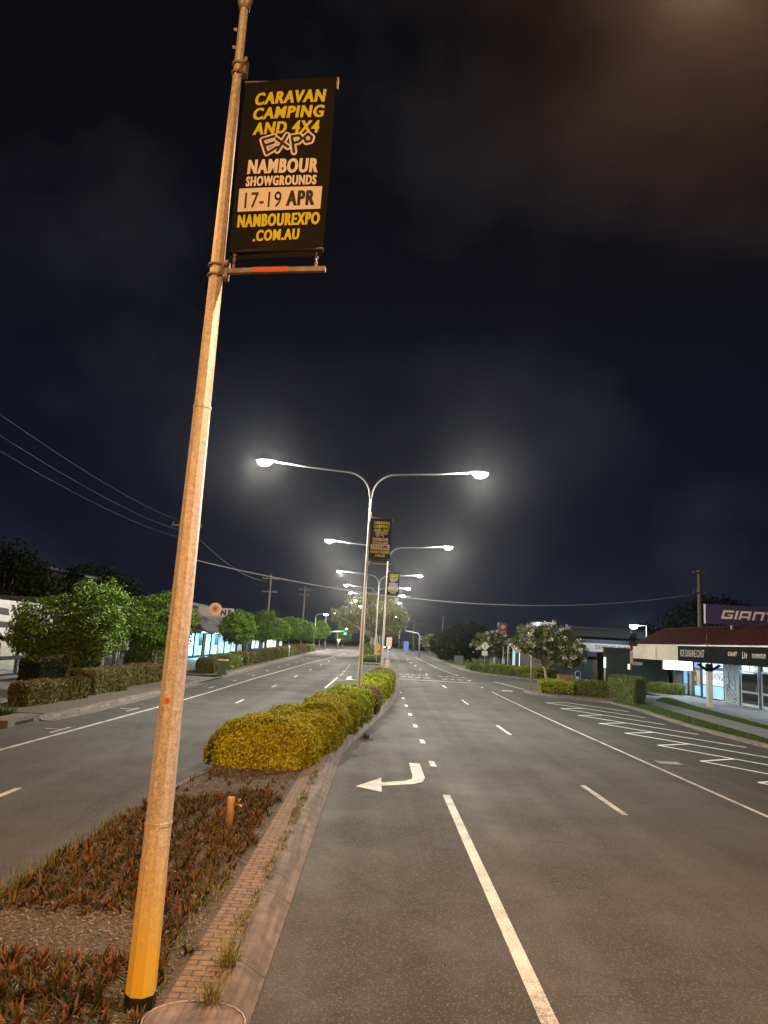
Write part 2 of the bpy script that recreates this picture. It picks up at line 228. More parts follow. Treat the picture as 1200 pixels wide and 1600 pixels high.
M = dict(
    ground=plain('ground', (0.05, 0.05, 0.04), 0.95, noise=0.4, scale=0.4),
    asphalt=asphalt_mat('asphalt', (0.0285, 0.0262, 0.0242), (0.059, 0.0550, 0.0510), 0.095),
    asphalt_dark=asphalt_mat('parking asphalt', (0.022, 0.023, 0.025), (0.036, 0.036, 0.037), 0.08),
    paint=worn_paint('road paint', (0.60, 0.59, 0.57), (0.11, 0.105, 0.10), 0.50),
    paint_new=worn_paint('fresh road paint', (0.88, 0.88, 0.87), (0.4, 0.4, 0.39), 0.30),
    paint_faded=worn_paint('faded road paint', (0.36, 0.355, 0.34), (0.08, 0.08, 0.078), 0.55),
    kerb=kerb_mat('kerb concrete', (0.16, 0.13, 0.115)),
    path=plain('footpath concrete', (0.17, 0.165, 0.16), 0.85, noise=0.25, scale=1.6, bump=0.15),
    brick=brick_mat('kerb pavers', (0.235, 0.155, 0.085), (0.17, 0.115, 0.062), (0.05, 0.042, 0.032), 0.20, 0.10, rot=(0, 0, 0)),
    soil=plain('mulch soil', (0.085, 0.07, 0.055), 0.95, noise=0.7, scale=28, bump=1.0),
    leaflitter=plain('leaf litter soil', (0.085, 0.068, 0.052), 0.95, noise=0.6, scale=16, bump=0.8),
    grass_soil=plain('lawn', (0.05, 0.085, 0.025), 0.95, noise=0.5, scale=9, bump=0.6),
    chips=leafy('mulch chips', [(0.20, 0.16, 0.12), (0.11, 0.085, 0.06), (0.30, 0.26, 0.21), (0.06, 0.045, 0.035)], 0.9, 0),
    pole=galvanised('galvanised pole', (0.50, 0.47, 0.45)),
    pole_base=galvanised('pole base with painted glow', (0.55, 0.50, 0.44), 0.35, (0.80, 0.58, 0.06)),  # yellow is amber light put into the colour of the pole foot
    black_wrap=plain('black bitumen wrap', (0.012, 0.011, 0.011), 0.45, noise=0.4, scale=14, bump=0.2),
    arm=plain('grey arm', (0.22, 0.22, 0.22), 0.45, 0.2, noise=0.15, scale=5),
    head=plain('lamp housing', (0.25, 0.25, 0.26), 0.5),
    lens_white=emit('white lamp lens', (1.0, 0.95, 0.80), 55),
    lens_amber=emit('amber lamp lens', (1.0, 0.42, 0.12), 45),
    lens_sodium=emit('sodium lamp lens', (1.0, 0.55, 0.20), 45),
    lens_cool=emit('cool lamp lens', (0.75, 0.92, 1.0), 140),
    vinyl=plain('black banner vinyl', (0.010, 0.010, 0.010), 0.7, noise=0.3, scale=3, spec=0.15),
    ink_yellow=plain('yellow ink', (0.62, 0.62, 0.02), 0.5),
    ink_white=plain('white ink', (0.72, 0.72, 0.74), 0.5),
    ink_black=plain('black ink', (0.012, 0.012, 0.012), 0.5),
    rusty=plain('weathered steel', (0.30, 0.25, 0.21), 0.6, 0.3, noise=0.45, scale=18),
    orange_tape=plain('orange tape', (0.60, 0.10, 0.03), 0.5),
    wood=plain('treated pine', (0.34, 0.22, 0.11), 0.8, noise=0.35, scale=11, bump=0.3),
    brass=plain('brass', (0.35, 0.24, 0.08), 0.4, 0.8),
    bark=plain('bark', (0.17, 0.13, 0.10), 0.9, noise=0.4, scale=9, bump=0.6),
    pale_bark=plain('pale bark', (0.30, 0.27, 0.23), 0.9, noise=0.4, scale=7, bump=0.4),
    leaf_green=leafy('glossy green leaves', [(0.035, 0.075, 0.010), (0.075, 0.15, 0.016), (0.13, 0.22, 0.022), (0.20, 0.29, 0.035)], 0.6, 0.14, 0.25),
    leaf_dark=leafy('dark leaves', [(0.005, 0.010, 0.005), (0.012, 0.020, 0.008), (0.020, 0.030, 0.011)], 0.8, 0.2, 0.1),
    leaf_olive=leafy('olive leaves', [(0.06, 0.075, 0.02), (0.12, 0.14, 0.035), (0.19, 0.20, 0.05), (0.26, 0.25, 0.08)], 0.5, 0.25),
    leaf_frangi=leafy('frangipani leaves', [(0.05, 0.065, 0.02), (0.10, 0.12, 0.035), (0.16, 0.17, 0.06)], 0.5, 0.2),
    petal=leafy('white petals', [(0.80, 0.74, 0.52), (0.85, 0.82, 0.70)], 0.6, 0.3),
    hedge_yellow=leafy('golden hedge leaves', [(0.12, 0.12, 0.010), (0.36, 0.33, 0.018), (0.56, 0.50, 0.028), (0.26, 0.33, 0.02), (0.64, 0.58, 0.05)], 0.7, 0.25, 0.15),
    hedge_lime=leafy('lime hedge leaves', [(0.10, 0.14, 0.012), (0.24, 0.29, 0.02), (0.36, 0.40, 0.03), (0.44, 0.46, 0.05)], 0.7, 0.25, 0.15),
    hedge_brown=leafy('browned hedge leaves', [(0.12, 0.065, 0.03), (0.20, 0.115, 0.045), (0.15, 0.11, 0.04), (0.26, 0.17, 0.07)], 0.6, 0.2),
    hedge_olive=leafy('olive hedge leaves', [(0.05, 0.06, 0.018), (0.10, 0.105, 0.028), (0.17, 0.16, 0.045), (0.14, 0.12, 0.04)], 0.7, 0.2, 0.15),
    hedge_green=leafy('green hedge leaves', [(0.06, 0.085, 0.014), (0.12, 0.165, 0.02), (0.20, 0.24, 0.035)], 0.5, 0.25),
    twig=plain('twiggy core', (0.035, 0.03, 0.016), 0.95, noise=0.4, scale=12),
    rhoeo=leafy('bronze rosette leaves', [(0.020, 0.032, 0.014), (0.045, 0.055, 0.022), (0.12, 0.045, 0.012), (0.20, 0.07, 0.016), (0.09, 0.085, 0.025), (0.035, 0.022, 0.014), (0.15, 0.12, 0.04)], 0.7, 0.1, 0.15),
    tuft=leafy('green grass', [(0.07, 0.10, 0.02), (0.13, 0.16, 0.03), (0.22, 0.20, 0.06)], 0.6, 0.2),
    straw=leafy('dry grass', [(0.25, 0.20, 0.08), (0.16, 0.15, 0.05), (0.32, 0.25, 0.12)], 0.7, 0.2),
    lawn=leafy('lawn grass', [(0.035, 0.075, 0.014), (0.06, 0.12, 0.02), (0.10, 0.16, 0.03)], 0.6, 0.2),
    wire=plain('cable sheath', (0.26, 0.26, 0.26), 0.6),
    thin_wire=plain('thin wire', (0.016, 0.016, 0.022), 0.6),
    timber_pole=plain('timber pole', (0.13, 0.10, 0.08), 0.9, noise=0.35, scale=5),
    white=plain('white paint', (0.50, 0.49, 0.46), 0.6, noise=0.08, scale=2),
    panel_grey=plain('stained pale panel', (0.22, 0.24, 0.235), 0.8, noise=0.35, scale=1.3),
    cream=plain('cream fascia', (0.50, 0.44, 0.35), 0.7, noise=0.12, scale=1.5),
    grey_wall=plain('grey render', (0.09, 0.09, 0.095), 0.85, noise=0.2, scale=2),
    dark_wall=plain('dark render', (0.05, 0.05, 0.055), 0.85, noise=0.25, scale=2),
    green_wall=plain('dark green render', (0.018, 0.035, 0.026), 0.85, noise=0.25, scale=1.5),
    blue_trim=plain('blue trim', (0.016, 0.02, 0.05), 0.6, noise=0.15, scale=2),
    pink_panel=plain('faded sign panel', (0.42, 0.34, 0.32), 0.6, noise=0.08, scale=3),
    red_roof=plain('red metal roof', (0.055, 0.013, 0.009), 0.5, noise=0.2, scale=4),
    black_fascia=plain('black fascia', (0.006, 0.010, 0.011), 0.9, noise=0.25, scale=2, spec=0.1),
    navy_sign=plain('navy sign face', (0.05, 0.042, 0.13), 0.5, noise=0.1, scale=2),
    sign_pale=plain('pale lettering', (0.85, 0.72, 0.68), 0.5),
    dark_frame=plain('dark frame', (0.02, 0.02, 0.022), 0.45),
    timber_frame=plain('stained timber frame', (0.10, 0.055, 0.03), 0.6, noise=0.25, scale=6),
    alu=plain('aluminium frame', (0.42, 0.44, 0.47), 0.4, 0.4),
    glass=glass_mat('shop glass'),
    dark_glass=plain('dark glass', (0.012, 0.016, 0.022), 0.06, spec=0.8),
    interior=plain('shop interior', (0.60, 0.57, 0.50), 0.8, noise=0.15, scale=1.2),
    interior_floor=plain('shop floor', (0.30, 0.27, 0.24), 0.5),
    shelf=plain('shelf timber', (0.30, 0.17, 0.06), 0.6, noise=0.2, scale=5),
    red_ink=plain('red ink', (0.62, 0.045, 0.03), 0.5),
    blue_ink=plain('blue ink', (0.08, 0.20, 0.40), 0.5),
    tube=emit('fluorescent tube', (0.80, 0.93, 1.0), 12),
    warm_tube=emit('warm ceiling light', (1.0, 0.86, 0.62), 14),
    lightbox=emit('white light box face', (0.86, 0.94, 1.0), 9.0),
    poster=emit('backlit window poster', (0.34, 0.70, 0.95), 0.75),
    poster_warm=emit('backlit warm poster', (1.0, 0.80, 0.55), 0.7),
    neon_sign=emit('backlit sign face', (0.90, 0.84, 1.0), 1.3),
    neon_green=emit('backlit green strip', (0.55, 1.0, 0.75), 0.8),
    pink_neon=emit('pink lettering light', (0.55, 0.12, 0.40), 0.7),
    green_signal=emit('green signal lens', (0.05, 1.0, 0.72), 28),
    red_signal=emit('red signal lens', (1.0, 0.06, 0.05), 16),
    headlight=emit('headlight', (0.95, 1.0, 0.98), 30),
    blue_sign=emit('backlit blue sign', (0.12, 0.22, 0.60), 0.3),
    white_lit=emit('backlit white sign', (0.80, 0.90, 1.0), 1.1),
    cool_glow=emit('cool lit window', (0.55, 0.78, 1.0), 0.38),
    warm_glow=emit('warm lit window', (1.0, 0.85, 0.55), 0.6),
    exit_glow=emit('green exit light', (0.1, 0.9, 0.6), 1.6),
    sign_yellow=plain('yellow sign', (0.75, 0.42, 0.05), 0.5),
    sign_back=plain('bare sign back', (0.45, 0.32, 0.24), 0.5, 0.2, noise=0.1, scale=4),
    flower_peach=plain('peach flower', (0.72, 0.42, 0.25), 0.6),
    flower_orange=plain('orange flower ring', (0.60, 0.22, 0.09), 0.6),
    sign_red=plain('deep red sign', (0.22, 0.035, 0.03), 0.5),
    bin_green=plain('bin green', (0.03, 0.07, 0.035), 0.5, noise=0.1, scale=3),
    bin_yellow=plain('bin lid yellow', (0.50, 0.32, 0.03), 0.5),
    rubber=plain('rubber', (0.02, 0.02, 0.02), 0.7),
    bin_blue=plain('blue painted bin', (0.12, 0.30, 0.52), 0.5),
    orange_brick=brick_mat('red brick', (0.32, 0.13, 0.07), (0.26, 0.10, 0.06), (0.2, 0.18, 0.15), 0.24, 0.09),
    car_paint=plain('dark car paint', (0.03, 0.03, 0.035), 0.25, 0.3),
    pit_black=plain('pit opening', (0.004, 0.004, 0.004), 0.9),
)

# ------------------------------------------------------------------ mesh building
class MB:
    def __init__(self): self.v, self.f, self.mi, self.sm, self.cur = [], [], [], [], 0
    def raw(self, vs, fs, smooth=False):
        o = len(self.v); self.v += [tuple(p) for p in vs]
        for f in fs: self.f.append(tuple(i + o for i in f)); self.mi.append(self.cur); self.sm.append(smooth)
    def box(self, x0, x1, y0, y1, z0, z1):
        self.raw([(x0, y0, z0), (x1, y0, z0), (x1, y1, z0), (x0, y1, z0), (x0, y0, z1), (x1, y0, z1), (x1, y1, z1), (x0, y1, z1)],
                 [(0, 3, 2, 1), (4, 5, 6, 7), (0, 1, 5, 4), (1, 2, 6, 5), (2, 3, 7, 6), (3, 0, 4, 7)])
        return self
    def obox(self, c, half, ang):
        """box of half sizes turned by ang about z"""
        ca, sa = math.cos(ang), math.sin(ang); vs = []
        for dz in (-1, 1):
            for dx, dy in ((-1, -1), (1, -1), (1, 1), (-1, 1)):
                x, y = dx * half[0], dy * half[1]
                vs.append((c[0] + x * ca - y * sa, c[1] + x * sa + y * ca, c[2] + dz * half[2]))
        self.raw(vs, [(0, 3, 2, 1), (4, 5, 6, 7), (0, 1, 5, 4), (1, 2, 6, 5), (2, 3, 7, 6), (3, 0, 4, 7)])
        return self
    def tube(self, pts, rad, n=8, caps=True, smooth=True, phase=0.0, fx=1.0):
        pts = [Vector(p) for p in pts]
        rs = rad if isinstance(rad, (list, tuple)) else [rad] * len(pts)
        prev = None; vs = []
        for i, p in enumerate(pts):
            d = (pts[min(i + 1, len(pts) - 1)] - pts[max(i - 1, 0)]).normalized()
            a = prev if prev is not None else (Vector((1, 0, 0)) if abs(d.x) < 0.9 else Vector((0, 1, 0)))
            a = (a - d * a.dot(d)).normalized(); prev = a; b = d.cross(a)
            for k in range(n):
                t = phase + 2 * math.pi * k / n
                vs.append(p + (a * math.cos(t) * fx + b * math.sin(t)) * rs[i])
        fs = [(i * n + k, i * n + (k + 1) % n, (i + 1) * n + (k + 1) % n, (i + 1) * n + k) for i in range(len(pts) - 1) for k in range(n)]
        self.raw(vs, fs, smooth)
        if caps:
            o = len(self.v) - len(vs)
            self.f.append(tuple(o + k for k in reversed(range(n)))); self.mi.append(self.cur); self.sm.append(False)
            e = o + (len(pts) - 1) * n
            self.f.append(tuple(e + k for k in range(n))); self.mi.append(self.cur); self.sm.append(False)
        return self
    def ell(self, c, r, nu=12, nv=8, z0=-1.0, z1=1.0):
        vs, fs = [], []
        for j in range(nv + 1):
            s = z0 + (z1 - z0) * j / nv; ph = math.asin(max(-1, min(1, s)))
            for i in range(nu):
                t = 2 * math.pi * i / nu
                vs.append((c[0] + r[0] * math.cos(ph) * math.cos(t), c[1] + r[1] * math.cos(ph) * math.sin(t), c[2] + r[2] * math.sin(ph)))
        for j in range(nv):
            for i in range(nu):
                fs.append((j * nu + i, j * nu + (i + 1) % nu, (j + 1) * nu + (i + 1) % nu, (j + 1) * nu + i))
        self.raw(vs, fs, True); return self
    def poly(self, pts):
        self.raw(pts, [tuple(range(len(pts)))]); return self
    def slab(self, pts, d):
        """flat polygon given thickness along vector d"""
        n = len(pts); d = Vector(d)
        vs = [Vector(p) for p in pts] + [Vector(p) + d for p in pts]
        self.raw(vs, [tuple(reversed(range(n))), tuple(range(n, 2 * n))] + [(i, (i + 1) % n, n + (i + 1) % n, n + i) for i in range(n)])
        return self
    def text(self, s, o, u, v, wid, hei, bold=0.0, shear=0.0):
        vs, fs = text_geo(s, bold, shear)
        o, u, v = Vector(o), Vector(u), Vector(v)
        self.raw([o + u * (p[0] * wid) + v * (p[1] * hei) for p in vs], fs); return self
    def build(self, name, mats, parent=None, loc=None):
        me = bpy.data.meshes.new(name); me.from_pydata(self.v, [], self.f)
        mats = mats if isinstance(mats, (list, tuple)) else [mats]
        for x in mats: me.materials.append(x)
        me.polygons.foreach_set('material_index', self.mi); me.polygons.foreach_set('use_smooth', self.sm); me.update()
        return link(name, me, parent, loc)
TXT = {}
def text_geo(s, bold, shear):
    k = (s, bold, shear)
    if k not in TXT:
        cu = bpy.data.curves.new('t', 'FONT'); cu.body = s; cu.offset = bold; cu.shear = shear; cu.space_character = 1.0 + 7.5 * bold; cu.resolution_u = 3
        ob = bpy.data.objects.new('t', cu); COL.objects.link(ob); bpy.context.view_layer.update()
        ev = ob.evaluated_get(bpy.context.evaluated_depsgraph_get()); me = ev.to_mesh()
        a = np.array([p.co[:] for p in me.vertices]); fs = [tuple(p.vertices) for p in me.polygons]
        ev.to_mesh_clear(); bpy.data.objects.remove(ob); bpy.data.curves.remove(cu)
        mn, mx = a.min(0), a.max(0)
        a = (a[:, :2] - mn[:2]) / np.maximum(1e-6, (mx - mn)[:2])
        TXT[k] = (a.tolist(), fs)
    return TXT[k]
def link(name, data, parent=None, loc=None):
    o = bpy.data.objects.new(name, data); COL.objects.link(o)
    if parent is not None: o.parent = parent
    if loc is not None: o.location = loc
    return o
def tag(o, label=None, cat=None, group=None, kind=None):
    if label: o['label'] = label
    if cat: o['category'] = cat
    if group: o['group'] = group
    if kind: o['kind'] = kind
    return o
def thing(name, label, cat, loc=(0, 0, 0), rz=0.0, group=None):
    o = bpy.data.objects.new(name, None); COL.objects.link(o); o.empty_display_size = 0.2
    o.location = loc; o.rotation_euler = (0, 0, rz)
    return tag(o, label, cat, group)
def struct(o): return tag(o, kind='structure')
def np_mesh(name, V, F, mats, smooth=False, mi=None):
    me = bpy.data.meshes.new(name); n, k = len(F), F.shape[1]
    me.vertices.add(len(V)); me.vertices.foreach_set('co', np.ascontiguousarray(V, np.float32).ravel())
    me.loops.add(n * k); me.loops.foreach_set('vertex_index', np.ascontiguousarray(F, np.int32).ravel())
    me.polygons.add(n); me.polygons.foreach_set('loop_start', np.arange(0, n * k, k, dtype=np.int32))
    if mi is not None: me.polygons.foreach_set('material_index', np.ascontiguousarray(mi, np.int32))
    for x in (mats if isinstance(mats, (list, tuple)) else [mats]): me.materials.append(x)
    me.update(calc_edges=True); me.validate()
    return me
def unit(a): return a / np.maximum(1e-9, np.linalg.norm(a, axis=1, keepdims=True))
def leaf_quads(P, Nrm, length, width, jit=0.7, fold=0.25):
    """one four cornered leaf at each point, facing roughly along Nrm"""
    n = len(P)
    nn = unit(Nrm + RNG.normal(0, jit, (n, 3)))
    t = unit(np.cross(nn, RNG.normal(0, 1, (n, 3)))); b = np.cross(nn, t)
    L = (length * RNG.uniform(0.7, 1.3, (n, 1))) * 0.5; W = (width * RNG.uniform(0.7, 1.3, (n, 1))) * 0.5
    V = np.stack([P - t * L, P + b * W + nn * W * fold, P + t * L, P - b * W + nn * W * fold], 1).reshape(-1, 3)
    F = np.arange(4 * n).reshape(n, 4)
    return V, F

# ------------------------------------------------------------------ the ground, road, kerbs
def strip(mb, lf, rf, y0, y1, z, step=2.0):
    n = max(1, int(math.ceil((y1 - y0) / step))); ys = [y0 + (y1 - y0) * i / n for i in range(n + 1)]
    vs = []
    for y in ys: vs += [(lf(y), y, gz(y) + z), (rf(y), y, gz(y) + z)]
    mb.raw(vs, [(2 * i, 2 * i + 1, 2 * i + 3, 2 * i + 2) for i in range(n)])
def const(x): return lambda y: x
def tab(t): return lambda y: lerp_tab(t, y)

mb = MB(); strip(mb, const(-600), const(600), -80, 160, -0.02, 4.0); strip(mb, const(-600), const(600), 160, 1500, -0.02, 700)
struct(mb.build('ground', M['ground']))
mb = MB(); strip(mb, const(-10.2), const(15.4), -60, 420, 0.0, 2.0); strip(mb, const(15.4), const(60), 54, 67, 0.0, 2.0); strip(mb, const(-40), const(-10.2), 4, 23.6, 0.0, 4.0); strip(mb, const(-30), const(-10.2), 142, 154, 0, 4)
struct(mb.build('road', M['asphalt']))
KR = tab([(-60, 14.6), (24, 14.3), (27, 14.25), (33, 14.0), (41, 14.55), (45, 14.4), (46.2, 13.4), (47.2, 11.5), (48.6, 10.6), (50.6, 10.25), (52.5, 10.7), (53.7, 12.2), (54.2, 14), (54.4, 17)])
mb = MB(); strip(mb, const(9.2), KR, -60, 50.5, 0.004, 0.8)
struct(mb.build('parking_lane', M['asphalt_dark']))
# left kerb side
KL = tab([(-60, -10.2), (24, -10.2), (26, -10.05), (60, -10.0), (100, -9.6), (160, -8.2), (420, -8.2)])

def sweep(mb, path, prof, closed=False):
    """path: [(x,y)], prof: [(offset to the left of travel, z)]"""
    n = len(path); vs = []
    for i, (x, y) in enumerate(path):
        a = Vector(path[(i - 1) % n] if closed or i else path[0]); b = Vector(path[(i + 1) % n] if closed or i < n - 1 else path[-1])
        d = (b - a).normalized(); nrm = Vector((-d.y, d.x))
        for o, z in prof: vs.append((x + nrm.x * o, y + nrm.y * o, gz(y) + z))
    k = len(prof); fs = []
    for i in range(n if closed else n - 1):
        j = (i + 1) % n
        for q in range(k - 1): fs.append((i * k + q, i * k + q + 1, j * k + q + 1, j * k + q))
    mb.raw(vs, fs)
def dense(pts, step=0.7):
    out = []
    for a, b in zip(pts, pts[1:]):
        L = math.dist(a, b); n = max(1, int(L / step))
        for i in range(n): out.append((a[0] + (b[0] - a[0]) * i / n, a[1] + (b[1] - a[1]) * i / n))
    return out + [pts[-1]]
def smooth_path(pts, it=2):
    for _ in range(it):
        q = [pts[0]]
        for a, b in zip(pts, pts[1:]):
            q += [(a[0] * .75 + b[0] * .25, a[1] * .75 + b[1] * .25), (a[0] * .25 + b[0] * .75, a[1] * .25 + b[1] * .75)]
        pts = q + [pts[-1]]
    return pts
# the median, near island: right edge up, round the nose, left edge back
MR = [(-0.82, 4.6), (-0.82, 6.3), (-0.80, 8.6), (-0.79, 13.8), (-0.76, 19.8), (-0.45, 23), (-0.12, 25.7), (0.42, 31), (0.95, 36.3), (1.45, 42), (1.74, 47), (1.78, 53), (1.72, 57), (1.45, 59.2), (0.9, 60.1)]
ML = [(0.9, 60.1), (0.3, 59.2), (-0.05, 57), (-0.45, 47), (-0.8, 39), (-1.35, 31), (-2.4, 23.5), (-3.05, 19.5), (-3.45, 16.4), (-3.7, 14.4), (-3.86, 11), (-3.98, 8.6), (-4.05, 4.6)]
pr = dense(smooth_path(MR), 0.6); pl = dense(smooth_path(ML), 0.6)
mb = MB()
prof_r = [(0.0, -0.01), (0.0, 0.012), (0.03, 0.022), (0.18, 0.115), (0.235, 0.135), (0.35, 0.140), (0.35, 0.0)]
sweep(mb, pr, prof_r); sweep(mb, pl, [(0.0, -0.01), (0.02, 0.10), (0.05, 0.125), (0.16, 0.13), (0.16, 0.0)])
struct(mb.build('median_kerb', M['kerb']))
ry = sorted((y, x) for x, y in pr); ly = sorted((y, x) for x, y in pl)
MEDR, MEDL = tab(ry), tab(ly)
mb = MB(); strip(mb, lambda y: MEDR(y) - 0.67 if y < 17 else MEDR(y) - 0.67 + 0.32 * min(1, (y - 17) / 4), lambda y: MEDR(y) - 0.34, 4.6, 21.0, 0.142, 0.6)
struct(mb.build('brick_edging', M['brick']))
mb = MB(); strip(mb, lambda y: MEDL(y) + 0.10, lambda y: max(MEDL(y) + 0.12, MEDR(y) - 0.30), 4.6, 59.6, 0.118, 0.5)
struct(mb.build('median_soil', M['soil']))
# concrete pit cover by the near end of the island
pc = thing('drain_cover', 'rounded concrete drain cover with a bare metal rim at the end of the brick edging', 'drain cover', (-1.18, 5.9, 0.14))
mb = MB(); mb.slab([(0.36 * math.cos(a) * (1.0), 0.30 * math.sin(a), 0.004) for a in np.linspace(0, 2 * math.pi, 24, endpoint=False)], (0, 0, 0.035)); mb.build('cover', M['kerb'], pc)
mb = MB(); mb.tube([(0.375 * math.cos(a), 0.315 * math.sin(a), 0.035) for a in np.linspace(0, 2 * math.pi, 25)], 0.009, 6, caps=False); mb.build('rim', M['rusty'], pc)
# far island beyond the crossing
FR = [(0.3, 81.0), (0.75, 82.2), (0.9, 85), (0.95, 110), (0.9, 200)]; FL = [(-2.4, 200), (-2.45, 110), (-2.3, 88), (-1.9, 83), (-1.2, 81.2), (0.3, 81.0)]
p1 = dense(smooth_path(FR), 1.5); p2 = dense(smooth_path(FL), 1.5)
mb = MB(); sweep(mb, p1, [(0.0, -0.01), (0.03, 0.12), (0.2, 0.14), (0.2, 0)]); sweep(mb, p2, [(0.0, -0.01), (0.03, 0.12), (0.2, 0.14), (0.2, 0)])
struct(mb.build('median_kerb', M['kerb']))
f1, f2 = tab(sorted((y, x) for x, y in p1)), tab(sorted((y, x) for x, y in p2))
mb = MB(); strip(mb, lambda y: f2(y) + 0.15, lambda y: max(f2(y) + 0.16, f1(y) - 0.15), 81.3, 200, 0.125, 1.0)
struct(mb.build('median_lawn', M['grass_soil']))
# left kerb, verge, path
mb = MB()
kp = dense([(KL(y), y) for y in (23.2, 26, 30, 42.8)], 1.5); kp2 = dense([(KL(y), y) for y in (47.6, 60, 100, 141.5)], 3)
kerbp = [(0.40, 0.008), (0.0, 0.02), (-0.05, 0.12), (-0.22, 0.135), (-0.22, 0)]
for p in (kp, kp2):
    sweep(mb, list(reversed(p)), kerbp)
struct(mb.build('kerb', M['kerb']))
mb = MB(); strip(mb, const(-13.0), lambda y: KL(y) - 0.2, 24.0, 42.8, 0.12, 2); strip(mb, const(-13.0), lambda y: KL(y) - 0.2, 47.6, 141.5, 0.12, 2)
struct(mb.build('verge', M['leaflitter']))
mb = MB(); strip(mb, const(-24), const(-13.0), 23.6, 141.5, 0.125, 2); strip(mb, const(-13.0), lambda y: KL(y) + 0.1, 42.8, 47.6, 0.06, 2)
struct(mb.build('footpath', M['path']))
# right kerb and verge
mb = MB()
rk = [(14.3, -20), (14.3, 24), (14.25, 27), (14.0, 33), (14.55, 41), (14.4, 45), (13.2, 46.3), (11.4, 47.3), (10.5, 49), (10.3, 50.8), (10.7, 52.6), (12.3, 53.8), (16, 54.3), (40, 54.4)]
rk = dense(smooth_path(rk), 0.8)
sweep(mb, list(reversed(rk)), [(-0.10, 0.006), (0.0, 0.02), (0.05, 0.12), (0.2, 0.135), (0.2, 0)])
rk2 = dense(smooth_path([(40, 66.6), (16, 66.8), (13.6, 68.6), (11, 72.5), (9.9, 77), (9.6, 84), (9.4, 100), (9.2, 128)]), 1.0)
sweep(mb, list(reversed(rk2)), [(-0.35, 0.006), (0.0, 0.02), (0.05, 0.12), (0.2, 0.135), (0.2, 0)])
struct(mb.build('kerb', M['kerb']))
near = [(x + 0.15, y - 0.1) for x, y in rk if y > -19]
mb = MB()
pts = [(x, y, gz(y) + 0.118) for x, y in near if y < 46.0]
strip(mb, lambda y: KR(y) + 0.15 if y < 45.5 else KR(y) + 0.25, const(40), -20, 53.6, 0.116, 0.7)
struct(mb.build('verge', M['leaflitter']))
R2 = tab(sorted((y, x) for x, y in rk2))
mb = MB(); strip(mb, lambda y: R2(y) + 0.15, const(45), 67.2, 128, 0.116, 1.0)
struct(mb.build('verge', M['grass_soil']))
PL = tab([(-20, 15.2), (29, 15.37), (46.1, 16.56), (50, 17.2), (53.4, 18)]); PR = tab([(-20, 17.2), (29, 17.3), (48.2, 18.3), (53.4, 21)])
GR = tab([(-20, 17.8), (29, 18.2), (34.7, 18.45), (45, 19.5), (52.5, 20.8)])
mb = MB(); strip(mb, PL, PR, -20, 53.4, 0.122, 1.0); struct(mb.build('footpath', M['path']))
mb = MB(); strip(mb, lambda y: KR(y) + 0.2, PL, 15, 46.0, 0.121, 1.0); strip(mb, PR, GR, 15, 52.0, 0.121, 1.0); struct(mb.build('lawn', M['grass_soil']))
mb = MB(); strip(mb, GR, const(24.0), 15, 60, 0.123, 1.0); struct(mb.build('pavement', M['path']))

# ------------------------------------------------------------------ painted markings
def rect(mb, x0, x1, y0, y1, z=0.008, step=3.0):
    strip(mb, const(x0), const(x1), y0, y1, z, step)
def seg(mb, a, b, wd=0.1, z=0.008):
    a, b = Vector(a), Vector(b); d = (b - a).normalized(); n = Vector((-d.y, d.x)) * wd / 2
    k = max(1, int((b - a).length / 2)); vs = []
    for i in range(k + 1):
        p = a + (b - a) * i / k
        for s in (n, -n): vs.append((p.x + s.x, p.y + s.y, gz(p.y + s.y) + z))
    mb.raw(vs, [(2 * i, 2 * i + 1, 2 * i + 3, 2 * i + 2) for i in range(k)])
mb = MB()
rect(mb, 1.52, 1.67, -15, 15.46)
for y in (18.95, 23.1, 27.3, 31.5, 35.6, 39.9, 44.0): rect(mb, 1.53, 1.68, y - 0.1, y + 0.75)
for i in range(-2, 4):
    y0 = 14.55 + 12 * i; rect(mb, 4.86, 4.99, y0, y0 + 2.9)
seg(mb, (8.0, -10), (7.97, 15), 0.11); seg(mb, (7.97, 15), (7.93, 22.4), 0.11); seg(mb, (7.93, 22.4), (7.83, 49.2), 0.11)
rect(mb, 1.95, 8.0, 57.9, 58.15)
seg(mb, (10.0, 61.9), (10.9, 53.8), 0.16)
rect(mb, 11.2, 16, 61.5, 61.6)
for y in (53, 60.2, 65, 69): rect(mb, 7.7, 7.86, y, y + 0.9)
seg(mb, (7.6, 68), (6.9, 83), 0.11); seg(mb, (6.9, 83), (6.4, 120), 0.11)
for i in range(5): rect(mb, 4.7 - 0.06 * i, 4.83 - 0.06 * i, 66.5 + 9 * i, 69 + 9 * i)
